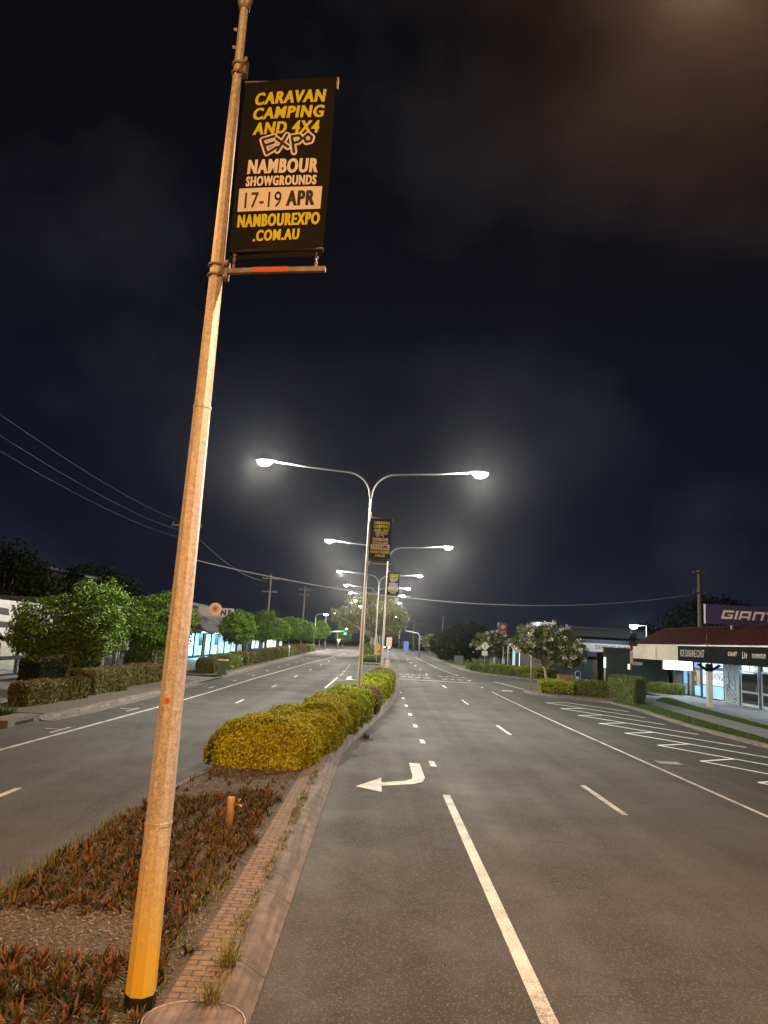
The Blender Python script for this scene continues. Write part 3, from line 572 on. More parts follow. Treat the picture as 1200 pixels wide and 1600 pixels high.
# left carriageway
seg(mb, (-8.6, -10), (-8.62, 17.7), 0.12); seg(mb, (-8.62, 17.7), (-8.32, 28.7), 0.12); seg(mb, (-8.32, 28.7), (-7.9, 49.3), 0.12); seg(mb, (-7.9, 49.3), (-6.8, 78), 0.12); seg(mb, (-6.8, 78), (-5.6, 100), 0.12)
for i in range(-2, 9):
    y0 = 32.4 + 10.2 * i; xx = -6.0 + 0.012 * max(0, y0 - 32) - 0.02 * max(0, 32 - y0); rect(mb, xx, xx + 0.12, y0, y0 + 1.9)
seg(mb, (-2.9, 44.2), (-2.75, 55.5), 0.14)
for y in (36.0, 39.7): rect(mb, -2.95, -2.80, y, y + 1.0)
for i in range(8): rect(mb, -2.72, -2.6, 58.5 + 2.6 * i, 59.4 + 2.6 * i)
for i in range(12):
    y0 = 21.7 + 6.2 * i; x0 = -8.85 + 0.012 * max(0, y0 - 30)
    seg(mb, (x0, y0 - 0.1), (x0 - 0.5, y0 - 0.1), 0.09); seg(mb, (x0 + 0.0, y0 - 0.9), (x0 + 0.02, y0 + 0.4), 0.09)
for i in range(3): seg(mb, (-14.5 - 0.2 * i, 22.6 - 2.4 * i), (-11.2, 22.9 - 2.4 * i), 0.09)
struct(mb.build('lane_markings', M['paint']))
mb = MB()   # saw tooth angle parking
A = [(9.92, 22.57 + 3.35 * i) for i in range(-3, 8)]; B = [(11.38, 23.5 + 3.35 * i) for i in range(-3, 8)]
for i in range(len(A)):
    if A[i][1] > 46: break
    seg(mb, A[i], B[i], 0.14, 0.013)
    if i: seg(mb, A[i], B[i - 1], 0.14, 0.0135)
    L = KR(B[i][1] - 3) - 0.75 - B[i][0]
    if B[i][1] < 45.5: seg(mb, B[i], (B[i][0] + L * 0.96, B[i][1] - L * 1.62), 0.14, 0.0142)
struct(mb.build('parking_markings', M['paint_new']))
mb = MB()   # turn arrow painted for traffic coming the other way
stem = [(0.98, 19.2), (1.25, 19.2), (1.25, 17.4), (1.08, 16.75), (0.72, 16.38), (0.30, 16.28), (0.30, 15.98)]
poly = [(1.0, 19.2), (1.27, 19.2), (1.28, 17.25), (1.20, 16.75), (0.98, 16.42), (0.28, 16.02), (0.28, 15.4), (-0.26, 15.82), (0.28, 16.95), (0.28, 16.40), (0.80, 16.75), (0.97, 17.0), (1.0, 17.4)]
mb.poly([(x, y, 0.008) for x, y in poly])
mb.poly([(x - 2.35, y * 1.0 + 37.2, gz(y + 37.2) + 0.010) for x, y in [(0.3, 16.2), (1.9, 16.6), (1.9, 17.1), (0.75, 16.75), (0.62, 17.0), (0.62, 20.2), (0.3, 20.2)]])
struct(mb.build('turn_arrows', M['paint']))
mb = MB()
for x0 in (4.55, 8.0): # reads towards the oncoming traffic
    mb.text('KEEP', (x0, 62.3, gz(62.3) + 0.012), (-1, 0, 0), (0, -1, 0.0), 2.5, 2.1, 0.03)
    mb.text('CLEAR', (x0 + 0.05, 65.8, gz(65.8) + 0.02), (-1, 0, 0), (0, -1, 0.0), 2.6, 2.1, 0.03)
struct(mb.build('road_lettering', M['paint_faded']))
mb = MB()
for cx in (8.95, 9.35): mb.tube([(cx + 0.13 * math.cos(a), 50.9 + 0.35 * math.sin(a), gz(50.9) + 0.006) for a in np.linspace(0, 2 * math.pi, 17)], 0.03, 5, caps=False)
mb.box(8.95, 9.4, 50.8, 51.0, gz(51) + 0.002, gz(51) + 0.012); mb.box(9.1, 9.2, 50.8, 51.6, gz(51) + 0.0025, gz(51) + 0.014)
struct(mb.build('bicycle_marking', M['paint']))
tag(MB().box(8.35, 9.0, 21.6, 22.1, 0.002, 0.012).build('road_plate', M['alu']), 'small steel service cover set in the asphalt by the edge line', 'service cover')

# ------------------------------------------------------------------ street lamps with twin arms on the median
def octa(mb, z0, z1, r0, r1, n=8):
    ph = math.pi / n
    vs = []
    for z, r in ((z0, r0), (z1, r1)):
        for k in range(n): vs.append((r * math.cos(ph + 2 * math.pi * k / n), r * math.sin(ph + 2 * math.pi * k / n), z))
    mb.raw(vs, [(k, (k + 1) % n, n + (k + 1) % n, n + k) for k in range(n)] + [tuple(range(n, 2 * n)), tuple(reversed(range(n)))])
CK = 1 / math.cos(math.pi / 8)
def prad(z): return (0.107 - 0.0076 * z) * CK
def light_obj(name, kind, power, col, parent, loc, rot=(0, 0, 0), size=0.2, spot=None):
    l = bpy.data.lights.new(name, kind); l.energy = power; l.color = col
    if kind == 'SPOT': l.spot_size = spot or R(172); l.spot_blend = 0.45; l.shadow_soft_size = size
    elif kind == 'AREA': l.shape = 'RECTANGLE'; l.size, l.size_y = size if isinstance(size, tuple) else (size, size)
    else: l.shadow_soft_size = size
    o = link(name, l, parent, loc); o.rotation_euler = rot
    return o
_pm = {}
def pole_meshes():
    if _pm: return _pm
    mb = MB(); octa(mb, 0.12, 1.36, prad(0.12), prad(1.36)); _pm['base'] = mb
    mb = MB(); octa(mb, 0.0, 0.12, prad(0) + 0.004, prad(0.12) + 0.004); mb.box(-0.2, 0.2, -0.2, 0.2, -0.06, 0.015); _pm['sleeve'] = mb
    mb = MB(); octa(mb, 1.36, 4.86, prad(1.36), prad(4.86)); octa(mb, 4.86, 8.0, prad(4.86) - 0.003, prad(8.0) - 0.003); octa(mb, 8.0, 9.08, prad(8.0) - 0.006, prad(9.08) - 0.002)
    for z in (1.36, 4.86): octa(mb, z - 0.012, z + 0.012, prad(z) + 0.005, prad(z) + 0.005)
    mb.tube([(-prad(8.2), 0, 8.75), (-prad(8.2) - 0.035, 0, 8.75)], 0.012, 6); mb.tube([(-prad(8.2), 0, 8.55), (-prad(8.2) - 0.03, 0, 8.55)], 0.012, 6)
    _pm['pole'] = mb
    for s in (-1, 1):
        mb = MB(); pts = [(s * 0.012, 0, 8.98), (s * 0.036, 0, 9.1)]
        for a in np.linspace(0, 1, 9)[1:]:
            t = a * math.pi / 2; pts.append((s * (0.036 + 1.10 * (1 - math.cos(t))), 0, 9.1 + 1.04 * math.sin(t)))
        pts += [(s * 2.9, 0, 10.26), (s * 4.45, 0, 10.42)]
        rr = [0.042] * 10 + [0.036, 0.03]
        mb.tube(pts, rr[:len(pts)], 10); _pm['arm%d' % s] = mb
        mb = MB()
        mb.ell((s * 4.72, 0, 10.45), (0.44, 0.20, 0.085), 16, 8, -0.35, 1.0); mb.tube([(s * 4.3, 0, 10.41), (s * 4.6, 0, 10.45)], 0.05, 8)
        mb.poly([(s * 4.72 + 0.41 * math.cos(a), 0.186 * math.sin(a), 10.42) for a in np.linspace(0, 2 * math.pi, 14, endpoint=False)])
        _pm['head%d' % s] = mb
        mb = MB(); mb.ell((s * 4.75, 0, 10.425), (0.34, 0.19, 0.22), 16, 7, -1.0, 0.0); _pm['lens%d' % s] = mb
    return _pm
_data = {}
def shared(key, mb, name, mats, parent):
    if key not in _data: o = mb.build(name, mats, parent); _data[key] = o.data; return o
    return link(name, _data[key], parent)
def street_lamp(x, y, label, lamp='white', power=1.0, lit=True, base_mat='pole', sleeve='black_wrap', rz=0.0):
    pm = pole_meshes(); z = gz(y) + 0.10
    t = thing('street_lamp', label, 'street lamp', (x, y, z), rz, 'twin arm street lamps along the median')
    shared('pole', pm['pole'], 'pole', M['pole'], t)
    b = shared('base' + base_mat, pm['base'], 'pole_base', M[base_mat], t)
    if base_mat != 'pole': b['label'] = 'lower length of the pole with amber light painted on'
    s_ = shared('sleeve', pm['sleeve'], 'base_sleeve', M[sleeve], t)
    for s in (-1, 1):
        shared('arm%d' % s, pm['arm%d' % s], 'arm', M['arm'], t)
        h = shared('head%d' % s, pm['head%d' % s], 'lamp_head', M['head'], t)
        shared('lens%d%s' % (s, lamp), pm['lens%d' % s], 'lens', M['lens_' + lamp], h)
        if lit and lamp == 'sodium': light_obj('lamp_light', 'SPOT', POWER * power, SODIUM_LIGHT, t, (s * 4.75, 0, 10.10), size=0.16, spot=R(136)) if s > 0 else light_obj('lamp_light', 'SPOT', POWER * power * 0.22, AMBER_LIGHT, t, (s * 4.75, 0, 10.10), size=0.16, spot=R(136))
        elif lit: light_obj('lamp_light', 'POINT', POWER * power, dict(white=WHITE_LIGHT, sodium=SODIUM_LIGHT, amber=AMBER_LIGHT)[lamp], t, (s * 4.75, 0, 10.10), size=0.16)
    return t
street_lamp(-1.9, -20, 'orange twin arm street lamp behind the viewer', 'amber', 2.3)
street_lamp(-1.67, 6.2, 'nearest tall octagonal galvanised pole with black wrapped foot and yellow stained base', 'sodium', 0.95, base_mat='pole_base')  # yellow on the base is amber light painted into the colour
street_lamp(-0.62, 31, 'lit twin arm street lamp standing in the lime median hedge, second along the row', 'white')
street_lamp(0.52, 57.2, 'lit twin arm street lamp at the far tip of the hedge, third along the row', 'white')
street_lamp(-0.1, 86, 'lit twin arm street lamp without banner in front of the big spreading tree', 'white')
street_lamp(-0.4, 111, 'lit twin arm street lamp partly behind the crown of the big spreading tree', 'white', 0.9)
street_lamp(-0.4, 132, 'distant lit twin arm street lamp behind the big tree, left lamp just beside its crown', 'white', 0.8)
street_lamp(-0.3, 157, 'farthest lit twin arm street lamp, mostly hidden by the big tree', 'white', 0.8)

for yk, nm in ((183, 'first'), (212, 'second'), (245, 'third')):
    street_lamp(0.2 + (yk - 183) * 0.02, yk, nm + ' of three tiny far street lamps beyond the big tree', 'white', 0.8)

# ------------------------------------------------------------------ banners
class Rib:
    """flat brush strokes with round ends, each laid a hair above the last"""
    def __init__(self, mb, o, u, v, n): self.mb, self.o, self.u, self.v, self.n, self.k = mb, Vector(o), Vector(u), Vector(v), Vector(n), 0
    def stroke(self, pts, wd):
        for i, p in enumerate(pts):
            self.k += 1; h = self.n * (0.00003 * self.k)
            self.mb.poly([self.o + self.u * (p[0] + wd / 2 * math.cos(a)) + self.v * (p[1] + wd / 2 * math.sin(a)) + h for a in np.linspace(0, 2 * math.pi, 14, endpoint=False)])
            if i:
                self.k += 1; h = self.n * (0.00003 * self.k)
                a, b = Vector(pts[i - 1]), Vector(p); d = (b - a).normalized(); q = Vector((-d.y, d.x)) * wd / 2
                self.mb.poly([self.o + self.u * c.x + self.v * c.y + h for c in (a - q, b - q, b + q, a + q)])
_bn = {}
def banner(x, y, label, rz):
    t = thing('street_banner', label, 'banner', (x, y, gz(y) + 0.10), rz, 'event banners on the lamp poles')
    x0, W, zt, zb = 0.095, 0.90, 8.14, 6.29
    H = zt - zb
    def mk(key, name, mats, parent, fn):
        if key in _bn: return link(name, _bn[key], parent)
        mb = MB(); fn(mb); o = mb.build(name, mats, parent); _bn[key] = o.data; return o
    def yb(u, v): return -0.012 * math.sin(u * math.pi) - 0.02 * math.sin(v * 5 + u * 2.2) * (0.3 + 0.7 * v)
    def cloth(mb):
        nu, nv = 14, 24; vs = []
        for side in (0.0, 0.004):
            for j in range(nv + 1):
                for i in range(nu + 1):
                    u, v = i / nu, j / nv; vs.append((x0 + W * u, yb(u, v) + side, zt - H * v))
        k = (nu + 1) * (nv + 1); fs = []
        for j in range(nv):
            for i in range(nu):
                a = j * (nu + 1) + i; fs.append((a, a + nu + 1, a + nu + 2, a + 1)); fs.append((k + a, k + a + 1, k + a + nu + 2, k + a + nu + 1))
        mb.raw(vs, fs, True)
        mb.tube([(x0, yb(0.5, 0.96) , zb + 0.07), (x0 + W, yb(0.5, 0.96), zb + 0.07)], 0.02, 8)
    cl = mk('cloth', 'cloth', M['vinyl'], t, cloth)
    def P(u, v): return (x0 + W * u, 0, zt - H * v)
    def bend(mb, off):
        mb.v = [(p[0], p[1] + yb((p[0] - x0) / W, (zt - p[2]) / H) - off, p[2]) for p in mb.v]
    def row(mb, s, u0, u1, v0, v1, bold, shear=0.0):
        k = 4 if bold > 0.015 else 1; d = 0.075 * H * (v1 - v0) if k > 1 else 0
        for i in range(k):
            p = P(u0, v1); mb.text(s, (p[0] + d * i / max(1, k - 1), -0.00006 * i, p[2]), (1, 0, 0), (0, 0, 1), W * (u1 - u0) - d, H * (v1 - v0), bold, shear)
    def one(*a):
        def f(mb): row(mb, *a); bend(mb, 0.0035)
        return f
    lines = [('CARAVAN', .13, .905, .068, .142, .022, .12), ('CAMPING', .125, .90, .158, .228, .022, .12), ('AND 4X4', .14, .86, .245, .315, .022, .12), ('NAMBOUREXPO', .06, .94, .755, .825, .024), ('.COM.AU', .245, .74, .843, .905, .024)]
    for ln in lines: mk('y' + ln[0], 'yellow_lettering', M['ink_yellow'], cl, one(*ln))
    for ln in [('NAMBOUR', .12, .875, .455, .535, .024, .05), ('SHOWGROUNDS', .115, .87, .548, .602, .022)]: mk('w' + ln[0], 'white_lettering', M['ink_white'], cl, one(*ln))
    def expo(mb, wd):
        r = Rib(mb, P(0.24, 0.438), (W * 0.56, 0, 0), (0, 0, H * 0.118), (0, -1, 0))
        r.u, r.v = Vector((1, 0, 0)), Vector((0, 0, 1)); a, b = W * 0.56, H * 0.118
        S = lambda pts: [(p[0] * a, p[1] * b) for p in pts]
        r.stroke(S([(.26, .92), (.03, .78), (.14, .12), (.33, .40)]), wd); r.stroke(S([(.10, .50), (.26, .62)]), wd)
        r.stroke(S([(.30, .80), (.54, .38)]), wd); r.stroke(S([(.50, .96), (.34, .22)]), wd)
        r.stroke(S([(.60, .86), (.66, .14)]), wd); r.stroke(S([(.60, .88), (.74, .92), (.79, .76), (.74, .62), (.64, .56)]), wd)
        r.stroke(S([(.90, .98), (.83, .80), (.88, .60), (.96, .64), (.98, .82), (.90, .98)]), wd)
    def panel(mb):
        nu = 8
        for i in range(nu):
            a, b = .05 + .885 * i / nu, .05 + .885 * (i + 1) / nu
            mb.poly([P(a, .738), P(b, .738), P(b, .612), P(a, .612)])
        bend(mb, 0.0032)
    dp = mk('dp', 'date_panel', M['ink_white'], cl, panel)
    def logo(wd, off):
        def f(mb): expo(mb, wd); bend(mb, off)
        return f
    mk('ex1', 'white_brush_lettering', M['ink_white'], cl, logo(0.062, 0.0032)); mk('ex2', 'black_brush_lettering', M['ink_black'], cl, logo(0.026, 0.0062))
    def dat(*a):
        def f(mb): row(mb, *a); bend(mb, 0.0048)
        return f
    mk('d1', 'black_lettering', M['ink_black'], cl, dat('17-19', .12, .515, .635, .722, .010)); mk('d2', 'black_lettering', M['ink_black'], cl, dat('APR', .565, .87, .633, .717, .024))
    def clamp(z, r):
        def f(mb):
            for dz in (-0.05, 0.05): mb.tube([((r + 0.008) * math.cos(a), (r + 0.008) * math.sin(a), z + dz) for a in np.linspace(0, 2 * math.pi, 17)], 0.012, 6, caps=False)
            mb.box(r, r + 0.05, -0.03, 0.03, z - 0.09, z + 0.09); mb.tube([(r + 0.02, -0.05, z - 0.06), (r + 0.07, -0.09, z - 0.11)], 0.014, 6); mb.tube([(r + 0.03, -0.04, z + 0.03), (r + 0.055, -0.06, z + 0.08)], 0.016, 6)
            mb.tube([(r - 0.03, -r - 0.01, z - 0.08), (r + 0.03, -0.06, z + 0.05)], 0.008, 5)
        return f
    mk('c1', 'clamp', M['rusty'], t, clamp(8.30, prad(8.3) - 0.002)); mk('c2', 'clamp', M['rusty'], t, clamp(6.17, prad(6.17)))
    mk('tb', 'top_bar', M['rusty'], t, lambda mb: (mb.tube([(0.08, 0.018, 8.17), (1.0, 0.018, 8.11)], 0.011, 8), mb.box(0.998, 1.012, 0.006, 0.03, 8.03, 8.15)))
    bb = mk('bb', 'bottom_bar', M['rusty'], t, lambda mb: mb.box(0.10, 1.03, -0.02, 0.02, 6.145, 6.19))
    mk('ot', 'orange_tape', M['orange_tape'], bb, lambda mb: mb.box(0.34, 0.68, -0.0225, 0.0225, 6.148, 6.1935))
    def chain(xc):
        def f(mb):
            for k in range(6):
                zc = 6.34 - 0.030 * k; ph = (k % 2) * math.pi / 2
                mb.tube([(xc + 0.011 * math.cos(a) * math.cos(ph), 0.011 * math.cos(a) * math.sin(ph) - 0.004, zc + 0.024 * math.sin(a)) for a in np.linspace(0, 2 * math.pi, 9)], 0.005, 5, caps=False)
        return f
    mk('ch1', 'chain', M['rusty'], t, chain(0.16)); mk('ch2', 'chain', M['rusty'], t, chain(0.94))
    return t
banner(-1.67, 6.2, 'black expo banner with yellow and white lettering on the nearest pole, largest of the banners', R(-9))
banner(-0.62, 31, 'black expo banner on the pole rising from the lime hedge', R(-4))
banner(0.52, 57.2, 'small distant expo banner on the pole at the tip of the hedge', R(-4))
tag(MB().box(-1.67 - 0.03, -1.67 + 0.005, 6.2 - prad(2.0) * 0.93 - 0.004, 6.2 - prad(2.0) * 0.90, 2.40, 2.445).build('sticker', M['orange_tape']), 'small orange sticker on the nearest pole', 'sticker')

# ------------------------------------------------------------------ hedges
def vnoise(P, f, seed):
    r = np.random.default_rng(seed); out = np.zeros(len(P))
    for k in range(5):
        d = r.normal(0, 1, 3); d /= np.linalg.norm(d)
        out += np.sin(P @ d * f * (0.6 + 0.35 * k) + r.uniform(0, 6.3)) / (1 + 0.4 * k)
    return out / 2.4
def hedge(label, corners, h, mat, leaf=(0.07, 0.035), cover=2.6, lump=0.07, round_=0.22, group=None, top_mat=None, name='hedge', cat='hedge'):
    """corners: four plan points in order; a clipped bush of leaves over a twiggy core"""
    C = np.array(corners, float); cen = C.mean(0); zb = gz(cen[1]) + 0.11
    la = np.linalg.norm(C[1] - C[0]); lb = np.linalg.norm(C[2] - C[1])
    area = la * lb + 2 * h * (la + lb); n = int(area * cover / (leaf[0] * leaf[1] * 0.5))
    n = min(n, 60000)
    pr_ = np.array([la * lb, la * h, lb * h, la * h, lb * h]); face = RNG.choice(5, n, p=pr_ / pr_.sum())
    a, b = RNG.random(n), RNG.random(n)
    def plan(s, t):
        s, t = s[:, None], t[:, None]
        return (1 - s) * (1 - t) * C[0] + s * (1 - t) * C[1] + s * t * C[2] + (1 - s) * t * C[3]
    S = np.where(face == 0, a, np.where(face == 1, a, np.where(face == 2, 1.0, np.where(face == 3, a, 0.0))))
    T = np.where(face == 0, b, np.where(face == 1, 0.0, np.where(face == 2, a, np.where(face == 3, 1.0, a))))
    Z = np.where(face == 0, 1.0, b)
    ds = np.minimum(S, 1 - S) * la; dt = np.minimum(T, 1 - T) * lb
    # round the top edges and corners
    edge = np.minimum(ds, dt); top = Z * h - np.where(face == 0, np.maximum(0, round_ - edge) ** 2 / round_ * 0.85, 0)
    pl_ = plan(S, T)
    dirc = pl_ - cen; dirc /= np.maximum(1e-6, np.linalg.norm(dirc, axis=1, keepdims=True))
    inset = np.where(face == 0, 0, np.maximum(0, Z * h - (h - round_)) ** 2 / round_ * 0.85 + 0.08 * (1 - Z))
    corner = np.maximum(0, round_ - np.maximum(ds, dt)) * 0.5
    pl_ = pl_ - dirc * (inset + corner)[:, None]
    e = [C[1] - C[0], C[2] - C[1], C[3] - C[2], C[0] - C[3]]
    Nn = np.zeros((n, 3)); Nn[face == 0] = (0, 0, 1)
    for k in range(4):
        d = e[k] / np.linalg.norm(e[k]); Nn[face == k + 1] = (d[1], -d[0], 0.15)
    P = np.column_stack([pl_, zb + top])
    dis = vnoise(P, 3.2, 5) * lump + vnoise(P, 8.5, 15) * lump * 0.35 + np.where(RNG.random(n) < 0.03, 0.06, 0) + RNG.normal(0, 0.026, n) - np.abs(RNG.normal(0, 0.03, n))
    P = P + Nn * dis[:, None]; P[:, 2] = np.maximum(P[:, 2], zb + 0.01)
    V, F = leaf_quads(P, Nn * 1.1, leaf[0], leaf[1], 0.65)
    mats = [M[mat]]; mi = None
    if top_mat:
        mats = [M[mat], M[top_mat]]; mi = ((face == 0) & (RNG.random(n) < 0.85)).astype(int)
    t = thing(name, label, cat, (cen[0], cen[1], zb), 0, group)
    V = V - np.array([cen[0], cen[1], zb])
    link('leaves', np_mesh('leaves', V, F, mats, mi=mi), t)
    k = MB(); q = [((p - cen) * max(0.35, 1 - (0.16 + 0.9 * max(0, round_ - 0.15)) / max(0.3, min(la, lb)))) for p in C]
    k.slab([(p[0], p[1], -0.1) for p in q], (0, 0, max(0.15, h - 0.05 - round_ * 0.55))); k.build('branches', M['twig'], t)
    return t
GM = 'clipped hedge bushes along the median'
hedge('broad golden hedge bush nearest the viewer on the median', [(-3.62, 16.3), (-1.38, 16.4), (-0.85, 20.9), (-3.05, 20.2)], 0.90, 'hedge_yellow', (0.075, 0.036), 3.2, 0.17, 0.62, GM)
hedge('golden green median hedge bush just behind the broad nearest one', [(-3.0, 19.6), (-0.88, 20.2), (-0.35, 25.3), (-2.05, 25.0)], 0.95, 'hedge_yellow', (0.075, 0.036), 3.0, 0.18, 0.55, GM)
hedge('lime median hedge bush in front of the second lamp pole', [(-2.05, 24.4), (-0.36, 24.8), (0.05, 29.6), (-1.5, 29.4)], 1.06, 'hedge_lime', (0.085, 0.042), 2.8, 0.17, 0.50, GM)
hedge('small browned hedge bush beside the second lamp pole', [(-1.47, 29.1), (0.06, 29.3), (0.28, 32.2), (-1.2, 32.0)], 0.88, 'hedge_brown', (0.085, 0.042), 2.6, 0.16, 0.42, GM)
hedge('long lime hedge block behind the second lamp pole', [(-1.17, 31.6), (0.28, 31.8), (0.95, 41.0), (-0.62, 40.5)], 1.0, 'hedge_lime', (0.09, 0.045), 2.6, 0.16, 0.42, GM)
hedge('lime hedge block before the browned end of the median', [(-0.58, 40.1), (0.97, 40.5), (1.22, 47.8), (-0.30, 47.4)], 0.95, 'hedge_lime', (0.10, 0.05), 2.6, 0.16, 0.42, GM)
hedge('browned hedge bush at the far tip of the median', [(-0.27, 47.0), (1.25, 47.3), (1.25, 55.4), (-0.05, 55.2)], 0.75, 'hedge_brown', (0.10, 0.05), 2.2, 0.10, 0.2, GM)
GL = 'clipped brown topped hedges along the left kerb'
LH = [(25.3, 30.0, 0.80, 'under the nearest street tree', -12.45, -11.75), (30.9, 34.6, 1.02, 'right of the nearest street tree', -12.75, -11.65), (35.9, 40.6, 0.92, 'in front of the second tree', -13.0, -11.9)]
for y0, y1, h, s, xa, xb in LH:
    hedge('brown topped clipped hedge on the left kerb ' + s, [(xa, y0), (xb, y0), (xb + 0.35, y1), (xa + 0.2, y1)], h, 'hedge_olive', (0.10, 0.05), 2.4, 0.08, 0.2, GL, 'hedge_brown')
hedge('short green hedge at the driveway end of the left row', [(-12.9, 41.6), (-11.6, 41.6), (-11.6, 42.8), (-12.9, 42.8)], 1.0, 'hedge_green', (0.10, 0.05), 2.2, 0.07, 0.2, GL)
hedge('domed brown hedge beside the green wheelie bin', [(-12.1, 49.6), (-10.8, 49.4), (-10.9, 52.6), (-12.1, 52.6)], 0.95, 'hedge_olive', (0.10, 0.05), 2.2, 0.08, 0.35, GL, 'hedge_brown')
far_h = [(54.5, 60, 'green hedge just past the wheelie bin', 'hedge_green', None), (61.5, 68.5, 'brown hedge under the third street tree on the left', 'hedge_olive', 'hedge_brown'), (70.5, 78, 'olive hedge on the left kerb past the blue post', 'hedge_olive', None), (79, 88, 'olive hedge on the left kerb before the white post', 'hedge_olive', 'hedge_brown'), (90, 97, 'low dark hedge on the left kerb beyond the white post', 'hedge_green', None), (99, 108, 'distant brown hedge on the left kerb by the corner', 'hedge_brown', None), (112, 119, 'far green hedge under the signal post', 'hedge_green', None)]
for y0, y1, lb_, ma, tm in far_h:
    hedge(lb_, [(-12.4, y0), (KL(y0) - 0.7, y0), (KL(y1) - 0.7, y1), (-12.2, y1)], 1.0, ma, (0.16, 0.08), 2.0, 0.08, 0.2, GL, tm)
GRH = 'clipped hedges on the right corner'
hedge('small yellow clipped hedge by the kerb nose on the right', [(11.1, 49.3), (13.2, 48.7), (13.4, 51.2), (11.3, 51.4)], 0.80, 'hedge_lime', (0.10, 0.05), 2.4, 0.06, 0.15, GRH)
hedge('low green clipped hedge between the yellow one and the tall one', [(13.3, 48.6), (15.3, 48.0), (15.8, 50.6), (13.5, 51.2)], 0.95, 'hedge_green', (0.10, 0.05), 2.4, 0.06, 0.15, GRH)
hedge('tall green clipped hedge block beside the footpath on the right', [(14.95, 47.4), (15.3, 43.4), (17.4, 47.4), (17.1, 52.0)], 1.42, 'hedge_green', (0.10, 0.05), 2.6, 0.05, 0.15, GRH)
hedge('long green hedge with yellow blooms beyond the side street', [(10.9, 76.0), (15.2, 68.6), (17.6, 69.8), (12.4, 78)], 0.85, 'hedge_green', (0.15, 0.08), 2.2, 0.14, 0.2, GRH, 'hedge_lime')
hedge('grassy green hedge around the foot of the diamond sign', [(10.2, 78.5), (12.2, 78.4), (12.4, 84), (10.2, 84)], 0.65, 'hedge_green', (0.16, 0.08), 2.2, 0.15, 0.3, GRH)
hedge('low dark hedge beside the bicycle shop wall', [(21.8, 55.5), (23.4, 55.5), (23.4, 59.2), (20.6, 59.5)], 0.75, 'hedge_green', (0.12, 0.06), 2.0, 0.1, 0.25, GRH)
hedge('very tall dark green hedge in front of the denture clinic', [(21.0, 67.2), (24.6, 67.2), (24.8, 70), (21.0, 70)], 2.75, 'leaf_dark', (0.16, 0.08), 2.2, 0.06, 0.15, GRH)
GS = 'small dark box topiary bushes on the left footpath'
for i, (bx, by) in enumerate([(-16.1, 36.0), (-16.0, 40.5)]):
    hedge('dark trimmed topiary box by the %s shop window on the left' % ('lit white', 'shaded dark')[i], [(bx - 0.55, by - 1.4), (bx + 0.55, by - 1.4), (bx + 0.55, by + 1.4), (bx - 0.55, by + 1.4)], 1.15, 'leaf_dark', (0.10, 0.05), 2.2, 0.05, 0.15, GS, 'hedge_brown')
hedge('dark bushy grass clump behind the white parking sign', [(-16.2, 48), (-14.6, 48), (-14.6, 54), (-16.2, 54)], 1.5, 'hedge_green', (0.22, 0.05), 2.0, 0.2, 0.4, None, None, 'bush', 'bush')
hedge('green shrub mass around the foot of the big tree on the far island', [(-2.0, 96), (0.6, 96), (0.6, 112), (-2.0, 112)], 1.5, 'hedge_green', (0.22, 0.10), 2.0, 0.25, 0.4, None, None, 'bush', 'bush')
hedge('low strappy grass clump at the tip of the far island', [(-1.8, 84.5), (0.5, 84.5), (0.55, 91), (-2.0, 91)], 0.62, 'hedge_green', (0.30, 0.05), 2.0, 0.2, 0.4, None, None, 'bush', 'bush')

# ------------------------------------------------------------------ trees
def crown_mesh(name, lobes, n_clump, per, leaf, mat, seed, clump_r=0.5, flowers=0, shell=0.55):
    r = np.random.default_rng(seed)
    lob = np.array([l[0] for l in lobes], float); rad = np.array([l[1] for l in lobes], float)
    wgt = np.prod(rad, axis=1) ** (2 / 3); pick = r.choice(len(lob), n_clump, p=wgt / wgt.sum())
    d = unit(r.normal(0, 1, (n_clump, 3))); rr = (shell + (1 - shell) * r.random((n_clump, 1)) ** 0.5)
    cen = lob[pick] + d * rad[pick] * rr
    cr = clump_r * r.uniform(0.6, 1.25, n_clump)
    k = np.repeat(np.arange(n_clump), per); n = len(k)
    dd = unit(r.normal(0, 1, (n, 3))); P = cen[k] + dd * (cr[k] * r.random(n) ** 0.4)[:, None] * np.array([1, 1, 0.75])
    V, F = leaf_quads(P, dd + np.array([0, 0, 0.5]), leaf[0], leaf[1], 0.6)
    mats = [M[mat]]; mi = np.zeros(n, int)
    if flowers:
        fc = r.choice(n_clump, flowers); fp = []
        for c in fc:
            o = cen[c] + unit(r.normal(0, 1, (1, 3)) + np.array([[0, 0, 0.4]]) + d[c:c + 1] * 1.5)[0] * cr[c] * 0.95
            fp.append(o + r.normal(0, 0.12, (26, 3)))
        fp = np.concatenate(fp); V2, F2 = leaf_quads(fp, np.tile([0, -0.3, 1.0], (len(fp), 1)), 0.16, 0.12, 0.9)
        F = np.concatenate([F, F2 + len(V)]); V = np.concatenate([V, V2]); mats.append(M['petal']); mi = np.concatenate([mi, np.ones(len(fp), int)])
    return np_mesh(name, V, F, mats, mi=mi), cen
